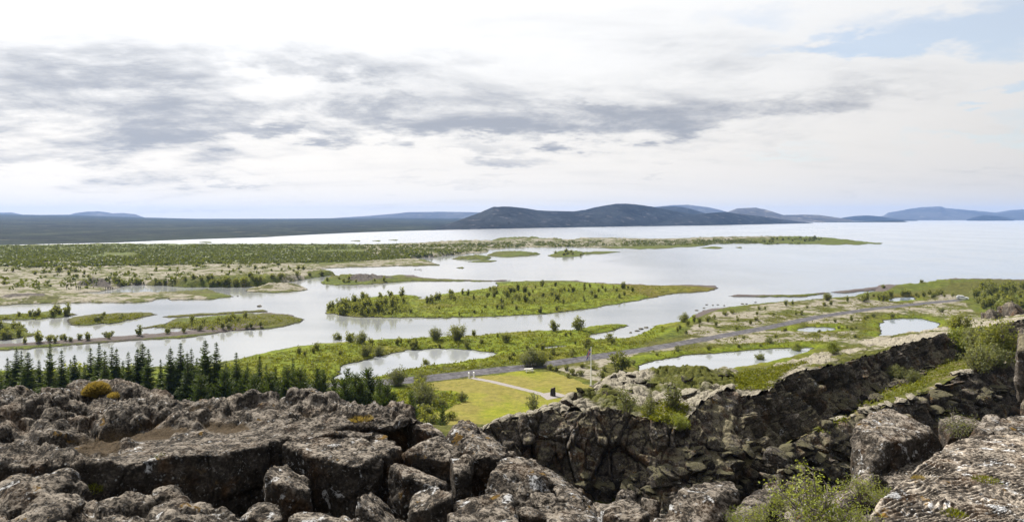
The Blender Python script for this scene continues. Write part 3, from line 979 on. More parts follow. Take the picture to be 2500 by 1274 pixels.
# ------------------------------------------------------------------ near rock: lofted crusts
def rock_disp(p, big=0.10, mid=0.05, fine=0.016, f=1.0):
    return (big * fbm(p * (0.9 * f), 3) + mid * ridged(p * (2.6 * f), 4) + fine * fbm(p * (11 * f), 3)).astype(np.float32)


def loft(name, rows, nc, res, mat, disp, smooth=2, attrs=None, kind='structure', world=False, flip=False, px=True, vert=False):
    V = loft_grid([np.array(r) if world else PR(by_px(r, nc) if px else r) for r in rows], nc, res, smooth)
    n = grid_normals(V)
    if flip:
        n = -n
    p = V.reshape(-1, 3)
    nn = n.reshape(-1, 3)
    if vert:
        nn = nn * 0.25 + np.array([0, 0, 1.0])
        nn /= np.linalg.norm(nn, axis=1)[:, None]
    d = disp(p, nn)
    p2 = p + nn * d[:, None]
    at = attrs(p, nn, d) if attrs else None
    Fc = grid_faces(V.shape[0], V.shape[1])
    if not flip:
        Fc = Fc
    else:
        Fc = Fc[:, ::-1]
    return obj(name, mesh_np(name, p2, Fc, at), mat, kind=kind)


# lava plateau on the left: behind its rim, its rim, across its top, its lip and the face below
rim = [(-600, 965), (-260, 958), (0, 954), (70, 954), (110, 968), (145, 973), (165, 957), (190, 945), (230, 946), (270, 950), (310, 955), (335, 966), (400, 971), (440, 982), (500, 976), (535, 967), (590, 963), (640, 972), (700, 975), (760, 966), (800, 968), (870, 978), (950, 985), (990, 1000), (1012, 1022)]
def Dz(py, z):
    return F * (EYE - z) / (py - HZ)
r_back2 = [(px, py + 520, 25.0) for px, py in rim]
r_back = [(px, py + 60, 22.5) for px, py in rim]
r_rim = [(px, py + 8, Dz(py, 30.1)) for px, py in rim]
def across(pts):
    return [(a, b, Dz(b, c)) for a, b, c in pts]
r1 = across([(-600, 1000, 30.0), (-260, 1000, 30.0), (0, 1000, 29.95), (150, 1000, 30.0), (300, 1000, 30.1), (480, 1005, 30.0), (650, 1005, 30.0), (800, 1000, 30.0), (930, 1012, 30.0), (1008, 1030, 29.9)])
r2 = across([(-600, 1040, 29.9), (-260, 1040, 29.9), (0, 1040, 29.9), (150, 1045, 29.85), (300, 1045, 29.9), (480, 1045, 29.85), (620, 1040, 29.95), (770, 1030, 30.0), (900, 1030, 30.0), (990, 1042, 29.85)])
r3 = across([(-600, 1080, 29.85), (-260, 1080, 29.85), (0, 1080, 29.85), (150, 1082, 29.8), (280, 1085, 29.75), (420, 1078, 29.8), (560, 1062, 29.95), (700, 1048, 30.0), (850, 1040, 30.0), (960, 1050, 29.8)])
r4 = across([(-600, 1112, 29.85), (-260, 1112, 29.85), (0, 1110, 29.85), (130, 1112, 29.8), (230, 1122, 29.7), (310, 1112, 29.9), (420, 1096, 30.0), (560, 1080, 30.05), (680, 1062, 30.0), (800, 1056, 29.95), (915, 1056, 29.75)])
r5 = [(-600, 1128, 13.8), (-260, 1128, 13.9), (0, 1126, 14.0), (120, 1130, 13.95), (220, 1138, 13.7), (300, 1128, 14.0), (420, 1118, 14.3), (540, 1112, 14.6), (640, 1090, 15.3), (690, 1070, 15.9), (800, 1064, 16.0), (905, 1066, 16.0)]
r6 = [(a, b + 55, d - 0.05) for a, b, d in r5]
r7 = [(a, b + 150, d + 0.0) for a, b, d in r5]
r8 = [(a, b + 330, d + 0.2) for a, b, d in r5]
slab_mask = np.array([(285, 1130), (340, 1085), (470, 1062), (640, 1035), (760, 1030), (900, 1030), (1000, 1040), (905, 1075), (690, 1080), (640, 1100), (540, 1120), (420, 1125)], float)


def plateau_disp(p, n):
    px = 1250 + F * p[:, 0] / p[:, 1]
    py = HZ + F * (EYE - p[:, 2]) / p[:, 1]
    sm = np.where(in_poly(px, py, slab_mask), 1, -1) * dist_poly(px, py, slab_mask)
    sm = sstep(-25, 25, sm)
    up = sstep(0.25, 0.7, n[:, 2])
    q = p + 0.35 * np.stack([fbm(p * 0.8 + 3, 3), fbm(p * 0.8 + 9, 3), 0 * px], 1)
    f1, f2, rv = worley(q * (1.05, 1.05, 0.6))
    lump = (np.sqrt(np.clip(0.85 - f1, 0, 1)) - 0.45) * (0.16 + 0.28 * rv) + (rv - 0.45) * 0.26 * sstep(0.0, 0.10, f2 - f1)
    g1, g2, rw_ = worley(q * (2.9, 2.9, 2.0) + 5)
    lump2 = (np.sqrt(np.clip(0.9 - g1, 0, 1)) - 0.5) * 0.11 + (rw_ - 0.5) * 0.10 * sstep(0.0, 0.10, g2 - g1)
    rough = lump * 1.25 + lump2 * 1.5 + 0.10 * ridged(p * 2.2, 4)
    smoothslab = 0.12 * fbm(p * 0.8, 4) + 0.045 * ridged(p * 3.0, 4)
    d = (rough * (1 - sm) + smoothslab * sm) * up
    face = 0.16 * fbm(p * (1.1, 1.1, 0.7), 3) + 0.05 * ridged(p * 2.6, 4)
    g1, g2, rv = worley(p * (0.8, 0.8, 0.7))
    face += (rv - 0.5) * 0.16 * sstep(0.02, 0.12, g2 - g1) - 0.05 * (1 - sstep(0.0, 0.06, g2 - g1))
    d = d + face * (1 - up)
    d += 0.02 * fbm(p * 9, 3) + 0.007 * perlin(p * 27)
    # a sandy hollow across the middle
    hol = np.exp(-((px - 330) / 170) ** 2 - ((py - (1068 - (px - 330) * 0.10)) / 20) ** 2) + np.exp(-((px - 250) / 60) ** 2 - ((py - 1105) / 16) ** 2) + 0.9 * np.exp(-((px - 560) / 60) ** 2 - ((py - 1045) / 9) ** 2) + 0.6 * np.exp(-((px - 480) / 60) ** 2 - ((py - 1010) / 7) ** 2)
    hol = np.clip(hol * (0.95 + 0.9 * fbm(p * 1.6 + 31, 3)), 0, 1) * up
    plateau_disp.hol = hol
    return d * (1 - 0.80 * hol) - 0.06 * hol


def plateau_attr(p, n, d):
    up = sstep(0.4, 0.8, n[:, 2])
    soil = np.maximum(sstep(0.30, 0.62, plateau_disp.hol + 0.25 * fbm(p * 3.1, 3)), 0.75 * up * sstep(-0.07, -0.14, d) )
    return {'soil': soil}


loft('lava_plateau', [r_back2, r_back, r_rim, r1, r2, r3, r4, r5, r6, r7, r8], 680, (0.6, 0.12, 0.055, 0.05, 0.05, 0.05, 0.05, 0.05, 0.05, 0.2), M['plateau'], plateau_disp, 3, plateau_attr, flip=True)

# ledge at the bottom left
ed = [(-600, 1205), (-260, 1200), (0, 1196), (40, 1182), (90, 1178), (150, 1180), (195, 1204), (215, 1226), (260, 1226), (330, 1228), (395, 1214), (410, 1212), (450, 1222), (458, 1242), (500, 1238), (560, 1248), (610, 1268)]
L0 = [(a, b + 120, 13.1) for a, b in ed]
L1 = [(a, b, 12.6 - max(0, (b - 1200)) * 0.008) for a, b in ed]
L2 = [(a, b + 45, 11.7 - max(0, (b - 1200)) * 0.006) for a, b in ed]
L3 = [(a, b + 110, 10.8) for a, b in ed]
L4 = [(a, b + 260, 10.4) for a, b in ed]


def ledge_disp(p, n):
    f1, f2, rv = worley(p * (1.5, 1.5, 1.2))
    g1, g2, rw_ = worley(p * 3.4 + 3)
    return (np.sqrt(np.clip(0.85 - f1, 0, 1)) - 0.45) * 0.30 + (rv - 0.5) * 0.16 + (np.sqrt(np.clip(0.9 - g1, 0, 1)) - 0.5) * 0.12 + rock_disp(p, 0.12, 0.07, 0.025)


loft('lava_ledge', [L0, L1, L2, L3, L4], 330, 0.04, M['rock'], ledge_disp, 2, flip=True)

# ropy lava slab at the bottom right
S0 = [(2312, 1150, 14.6), (2400, 1120, 15.4), (2520, 1105, 15.8), (3150, 1100, 15.8)]
S1 = [(2312, 1088, 14.0), (2370, 1068, 14.6), (2440, 1056, 14.9), (2560, 1046, 15.2), (3150, 1040, 15.3)]
S2 = [(2250, 1138, 12.75), (2330, 1115, 13.3), (2440, 1098, 13.7), (3150, 1085, 13.9)]
S3 = [(2185, 1190, 11.65), (2300, 1170, 12.0), (2440, 1155, 12.3), (3150, 1145, 12.4)]
S4 = [(2150, 1225, 11.1), (2300, 1215, 11.25), (2440, 1210, 11.3), (3150, 1205, 11.3)]
S5 = [(2090, 1310, 9.9), (2300, 1300, 10.0), (2440, 1295, 10.1), (3150, 1290, 10.1)]
S6 = [(2060, 1420, 8.6), (3150, 1420, 8.6)]
side = lambda r: [(r[0][0] - 6, r[0][1] + 260, r[0][2] - 0.15), (r[0][0] - 3, r[0][1] + 60, r[0][2] - 0.05)] + r


def rope_disp(p, n):
    w = p[:, :2] + 0.55 * np.stack([fbm(p * 0.9 + 2, 3), fbm(p * 0.9 + 8, 3)], 1)
    c = w - np.array([8.9, 8.2])
    r = np.hypot(c[:, 0], c[:, 1] * 1.25)
    ph = r * 62 + 5.0 * fbm(p * 1.6, 3)
    rope = (1 - np.abs(np.sin(ph * 0.5))) ** 0.8
    strength = 0.5 + 0.5 * sstep(-0.35, 0.25, fbm(p * 1.1 + 20, 3))
    seg = 0.65 + 0.5 * fbm(p * 5, 2)
    up = sstep(0.2, 0.6, n[:, 2])
    return (-rope * 0.115 * strength * seg) * up + 0.14 * fbm(p * 0.8, 3) + 0.02 * ridged(p * 6, 3)


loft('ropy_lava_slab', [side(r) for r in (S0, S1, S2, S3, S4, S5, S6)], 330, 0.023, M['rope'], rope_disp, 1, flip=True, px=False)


# ------------------------------------------------------------------ gorge
def cliff_disp(p, n):
    w = p + 0.30 * np.stack([fbm(p * 0.7 + 1, 3), fbm(p * 0.7 + 6, 3), fbm(p * 0.5 + 11, 3)], 1)
    f1, f2, rv = worley(w * (0.95, 0.95, 0.26))
    h1, h2, rv2 = worley(w * (1.5, 1.5, 1.25) + 4)
    face = 1 - sstep(0.45, 0.85, n[:, 2])
    b1, b2, rv3 = worley(w * (0.42, 0.42, 0.10) + 9)
    blocks = (rv3 - 0.5) * 1.3 - 0.5 * (1 - sstep(0.0, 0.06, b2 - b1)) + (rv - 0.5) * 1.05 + (rv2 - 0.5) * 0.34 - 0.30 * (1 - sstep(0.0, 0.07, f2 - f1)) - 0.10 * (1 - sstep(0.0, 0.06, h2 - h1))
    top = (np.sqrt(np.clip(0.9 - h1, 0, 1)) - 0.5) * 0.5
    return blocks * face + top * (1 - face) + 0.22 * fbm(p * 0.6, 3) + 0.10 * ridged(p * 2.2, 4) + 0.03 * fbm(p * 7, 2)


def ridge_disp(p, n):
    w = p + 0.5 * np.stack([fbm(p * 0.5 + 1, 3), fbm(p * 0.5 + 6, 3), 0 * p[:, 0]], 1)
    f1, f2, rv = worley(w * (0.55, 0.55, 0.4))
    h1, h2, rv2 = worley(w * (1.4, 1.4, 1.0) + 4)
    px = 1250 + F * p[:, 0] / p[:, 1]
    py = HZ + F * (EYE - p[:, 2]) / p[:, 1]
    calm = sstep(1760, 1850, px) * 0.42
    calm = np.maximum(calm, np.exp(-((px - 1600) / 60) ** 2 - ((py - 1015) / 30) ** 2) * 0.9)
    lump = (np.sqrt(np.clip(0.9 - f1, 0, 1)) - 0.5) * (0.6 + 0.8 * rv) + (np.sqrt(np.clip(0.9 - h1, 0, 1)) - 0.5) * 0.45 - 0.25 * (1 - sstep(0, 0.08, h2 - h1))
    return lump * (1 - calm) * 0.9 + 0.15 * fbm(p * 0.5, 3) + 0.10 * ridged(p * 1.8, 4) * (1 - 0.6 * calm)


topA = [(1150, 1062, 45.5), (1215, 1036, 45.5), (1260, 1024, 46), (1300, 1014, 46), (1345, 1002, 46.5), (1400, 1001, 46.5), (1450, 1003, 46.3), (1500, 1003, 46.2), (1525, 1011, 46), (1580, 1019, 45.5), (1612, 1029, 45), (1640, 1046, 44.5), (1665, 1050, 44.5), (1690, 1010, 46.5), (1715, 985, 48), (1745, 962, 49.5), (1790, 954, 50.5), (1808, 966, 50), (1840, 968, 50.5), (1870, 960, 52), (1888, 945, 53.5), (1900, 925, 56), (1940, 912, 58), (2000, 900, 60.5), (2070, 882, 63.5), (2140, 863, 67), (2200, 842, 71), (2260, 827, 75.5), (2325, 816, 79), (2400, 800, 86), (2600, 760, 98), (3200, 716, 120)]
midA = [(1150, 1110, 44.5), (1215, 1090, 44.6), (1345, 1070, 45.2), (1500, 1075, 45.0), (1612, 1095, 44), (1690, 1090, 44.2), (1790, 1050, 47), (1888, 1000, 52.5), (2000, 960, 59.5), (2140, 915, 65), (2260, 865, 73.5), (2325, 848, 77.5), (2600, 800, 96), (3200, 748, 118)]
botA = [(1150, 1200, 44), (1215, 1200, 44), (1345, 1200, 44.3), (1500, 1202, 43.8), (1612, 1205, 42), (1690, 1200, 41.5), (1790, 1170, 43), (1888, 1080, 50), (2000, 1030, 56.5), (2140, 962, 62.5), (2260, 905, 71), (2325, 880, 75), (2600, 835, 94), (3200, 780, 116)]
lowA = [(a, b + 90, d - 1.0) for a, b, d in botA]
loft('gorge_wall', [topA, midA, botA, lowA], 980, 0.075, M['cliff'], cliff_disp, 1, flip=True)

# top of the ridge behind that wall, then its back slope down to the plain
crest = [(1150, 1058, 47), (1215, 1034, 47), (1300, 1010, 48), (1345, 997, 49), (1380, 982, 51), (1420, 962, 53), (1470, 930, 56.5), (1510, 913, 58), (1570, 908, 58.5), (1620, 899, 59.5), (1680, 895, 60), (1740, 901, 60), (1800, 906, 60.5), (1860, 899, 63), (1930, 884, 67), (1985, 869, 71), (2060, 851, 77), (2150, 823, 88), (2240, 812, 93), (2330, 796, 100), (2420, 775, 106), (2600, 745, 118), (3200, 690, 150)]
mid_t = [(1150, 1060, 46.2), (1215, 1035, 46.2), (1345, 1000, 47.5), (1450, 975, 50), (1560, 965, 51), (1650, 960, 51.5), (1740, 938, 54), (1850, 928, 57), (1950, 895, 62.5), (2060, 868, 69), (2150, 842, 76), (2240, 820, 83), (2330, 807, 89), (2600, 750, 108), (3200, 702, 134)]
topin = [(a, b + 1, d + 0.15) for a, b, d in topA]
back = [(a, b + 10 + 0.12 * (b - 780), d + 8) for a, b, d in crest]
back2 = [(a, HZ + (EYE - 0.1) * F / (d + 36), d + 36) for a, b, d in crest]
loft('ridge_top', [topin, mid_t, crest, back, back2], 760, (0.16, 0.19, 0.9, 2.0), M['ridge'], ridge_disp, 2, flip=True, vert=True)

# turf floor behind the rib, and the rib itself
ribc = [(1880, 1120, 38.5), (1930, 1085, 40.5), (1965, 1064, 41.8), (2000, 1048, 43), (2060, 1026, 45), (2130, 1004, 47), (2180, 987, 49), (2232, 972, 50.6), (2290, 946, 54), (2330, 923, 57), (2342, 914, 58), (2400, 897, 61), (2450, 889, 63), (2500, 880, 65), (2650, 860, 72), (3200, 805, 82)]
ribm = [(1880, 1160, 37.5), (1965, 1110, 40.2), (2060, 1075, 43), (2130, 1050, 45.2), (2232, 1010, 49.4), (2330, 975, 55.5), (2450, 950, 61), (2650, 915, 70), (3200, 860, 80)]
ribb = [(1860, 1215, 36), (1965, 1180, 38.5), (2060, 1140, 41.5), (2130, 1110, 44), (2232, 1080, 48), (2330, 1040, 53.5), (2450, 1010, 59), (2650, 980, 68), (3200, 920, 78)]
ribl = [(a, b + 120, d - 1.5) for a, b, d in ribb]
loft('gorge_rib', [ribc, ribm, ribb, ribl], 620, 0.10, M['cliff'], cliff_disp, 1, flip=True)
rin = [(a, b - 1, d + 0.2) for a, b, d in ribc]
rmid = [(1900, 1130, 42), (1990, 1085, 46.5), (2060, 1040, 49.5), (2130, 990, 53), (2200, 950, 57.5), (2260, 925, 62), (2330, 900, 66), (2420, 870, 70), (2650, 840, 80), (3200, 785, 94)]
rfar = [(1900, 1150, 48), (2000, 1062, 55.5), (2140, 966, 62), (2260, 908, 70.5), (2325, 884, 74.5), (2420, 860, 82), (2650, 830, 96), (3200, 780, 112)]


def turf_disp(p, n):
    h1, h2, rv2 = worley(p * (0.8, 0.8, 0.6))
    return 0.30 * fbm(p * 0.4, 4) + 0.22 * (np.sqrt(np.clip(0.9 - h1, 0, 1)) - 0.5) + 0.05 * ridged(p * 2, 3)


loft('gorge_turf', [rin, [(a, b - 4, d + 1.0) for a, b, d in ribc], rmid, rfar, [(a, b + 10, d + 2) for a, b, d in rfar]], 400, 0.22, M['floor'], turf_disp, 2, flip=True, vert=True)

# floor of the gorge and the bedrock under the near blocks
gx, gy = np.meshgrid(np.linspace(-60, 110, 130), np.linspace(18, 60, 60))
gp = np.stack([gx.ravel(), gy.ravel(), 0 * gx.ravel()], 1)
gz_ = 17.2 + 0.5 * fbm(gp * 0.25, 4) + 0.3 * ridged(gp * 0.8, 3)
obj('gorge_floor', mesh_np('gorge_floor', np.column_stack([gp[:, :2], gz_]), grid_faces(60, 130)), M['floor'], kind='structure')
K0 = [(500, 1260, 18), (900, 1200, 19), (1100, 1130, 19), (1250, 1160, 18.6), (1430, 1240, 18), (1600, 1270, 17.5), (1850, 1260, 16.5), (2050, 1200, 17.5), (2200, 1120, 20.5), (2320, 1090, 22.5), (2650, 1060, 24), (3200, 1060, 24)]
K00 = [(a, b + 500, d + 1.0) for a, b, d in K0]
K1 = [(500, 1290, 14.5), (900, 1270, 14.6), (1100, 1240, 15), (1430, 1275, 14.3), (1850, 1290, 13), (2050, 1270, 13.5), (2200, 1235, 15), (2650, 1130, 18), (3200, 1130, 18)]
K2 = [(500, 1420, 10.5), (900, 1420, 10.5), (1430, 1400, 10.5), (1850, 1380, 10.3), (2100, 1390, 10), (2650, 1300, 12), (3200, 1300, 12)]
loft('bedrock', [K00, K0, K1, K2], 260, 0.11, M['rock'], lambda p, n: rock_disp(p, 0.2, 0.08, 0.02) + 0.25 * (worley(p * 1.2)[2] - 0.5), 1, flip=True)


# ------------------------------------------------------------------ near blocks of basalt
def block_mesh(name, tops, h, spread, vox, seed, big=0.10, mid=0.05, fine=0.018, roundness=4, cuts=4):
    T = np.array([P(*t) for t in tops])
    c = T.mean(0)
    Bt = T.copy()
    Bt[:, :2] = c[:2] + (T[:, :2] - c[:2]) * spread
    Bt[:, 2] -= h
    bm = bmesh.new()
    for v in np.concatenate([T, Bt]):
        bm.verts.new(v)
    r = bmesh.ops.convex_hull(bm, input=bm.verts)
    junk = [e for e in set(r['geom_interior'] + r['geom_unused']) if isinstance(e, bmesh.types.BMVert)]
    bmesh.ops.delete(bm, geom=junk, context='VERTS')
    # corners broken off along flat fractures
    rc = random.Random(seed * 13 + 5)
    cen = Vector(np.concatenate([T, Bt]).mean(0))
    size = max((v.co - cen).length for v in bm.verts)
    for _ in range(cuts):
        tops_ = [v for v in bm.verts if v.co.z > cen.z]
        if not tops_:
            break
        v = rc.choice(tops_)
        nrm = (v.co - cen).normalized() + Vector((rc.gauss(0, .35), rc.gauss(0, .35), rc.gauss(0, .25)))
        nrm.normalize()
        g = bmesh.ops.bisect_plane(bm, geom=list(bm.verts) + list(bm.edges) + list(bm.faces), plane_co=v.co - nrm * size * rc.uniform(0.02, 0.06), plane_no=nrm, clear_outer=True)
        ce = [e for e in g['geom_cut'] if isinstance(e, bmesh.types.BMEdge)]
        if ce:
            bmesh.ops.holes_fill(bm, edges=[e for e in bm.edges if e.is_boundary], sides=0)
    bmesh.ops.recalc_face_normals(bm, faces=bm.faces)
    me = bpy.data.meshes.new(name)
    bm.to_mesh(me)
    bm.free()
    o = bpy.data.objects.new('tmp', me)
    COL.objects.link(o)
    md = o.modifiers.new('r', 'REMESH')
    md.mode = 'VOXEL'
    md.voxel_size = vox
    dg = bpy.context.evaluated_depsgraph_get()
    ev = o.evaluated_get(dg)
    m2 = bpy.data.meshes.new_from_object(ev)
    bpy.data.objects.remove(o)
    bpy.data.meshes.remove(me)
    n = len(m2.vertices)
    co = np.empty(n * 3, np.float32)
    m2.vertices.foreach_get('co', co)
    co = co.reshape(-1, 3)
    ne = len(m2.edges)
    ed_ = np.empty(ne * 2, np.int32)
    m2.edges.foreach_get('vertices', ed_)
    ed_ = ed_.reshape(-1, 2)
    deg = np.bincount(ed_.ravel(), minlength=n).astype(np.float32)[:, None]

    def relax(k):
        nonlocal co
        for _ in range(k):
            acc = np.zeros_like(co)
            np.add.at(acc, ed_[:, 0], co[ed_[:, 1]])
            np.add.at(acc, ed_[:, 1], co[ed_[:, 0]])
            co = co * 0.45 + 0.55 * acc / np.maximum(deg, 1)
    relax(roundness)
    m2.vertices.foreach_set('co', co.ravel())
    m2.update()
    nr = np.empty(n * 3, np.float32)
    m2.vertices.foreach_get('normal', nr)
    nr = nr.reshape(-1, 3)
    s = co + seed * 3.1
    f1, f2, rv = worley(s * 1.7 + 0.5 * np.stack([fbm(s, 2), fbm(s + 5, 2), fbm(s + 9, 2)], 1))
    k1, k2, kv = worley(s * 4.3 + 7)
    chips = (rv - 0.5) * 0.075 - 0.045 * (1 - sstep(0, 0.045, f2 - f1)) + (kv - 0.5) * 0.035
    d = rock_disp(s, big, mid, fine) + chips + 0.006 * perlin(s * 30)
    co = co + nr * d[:, None]
    m2.vertices.foreach_set('co', co.ravel())
    m2.polygons.foreach_set('use_smooth', np.ones(len(m2.polygons), dtype=bool))
    m2.update()
    m2.name = name
    return m2


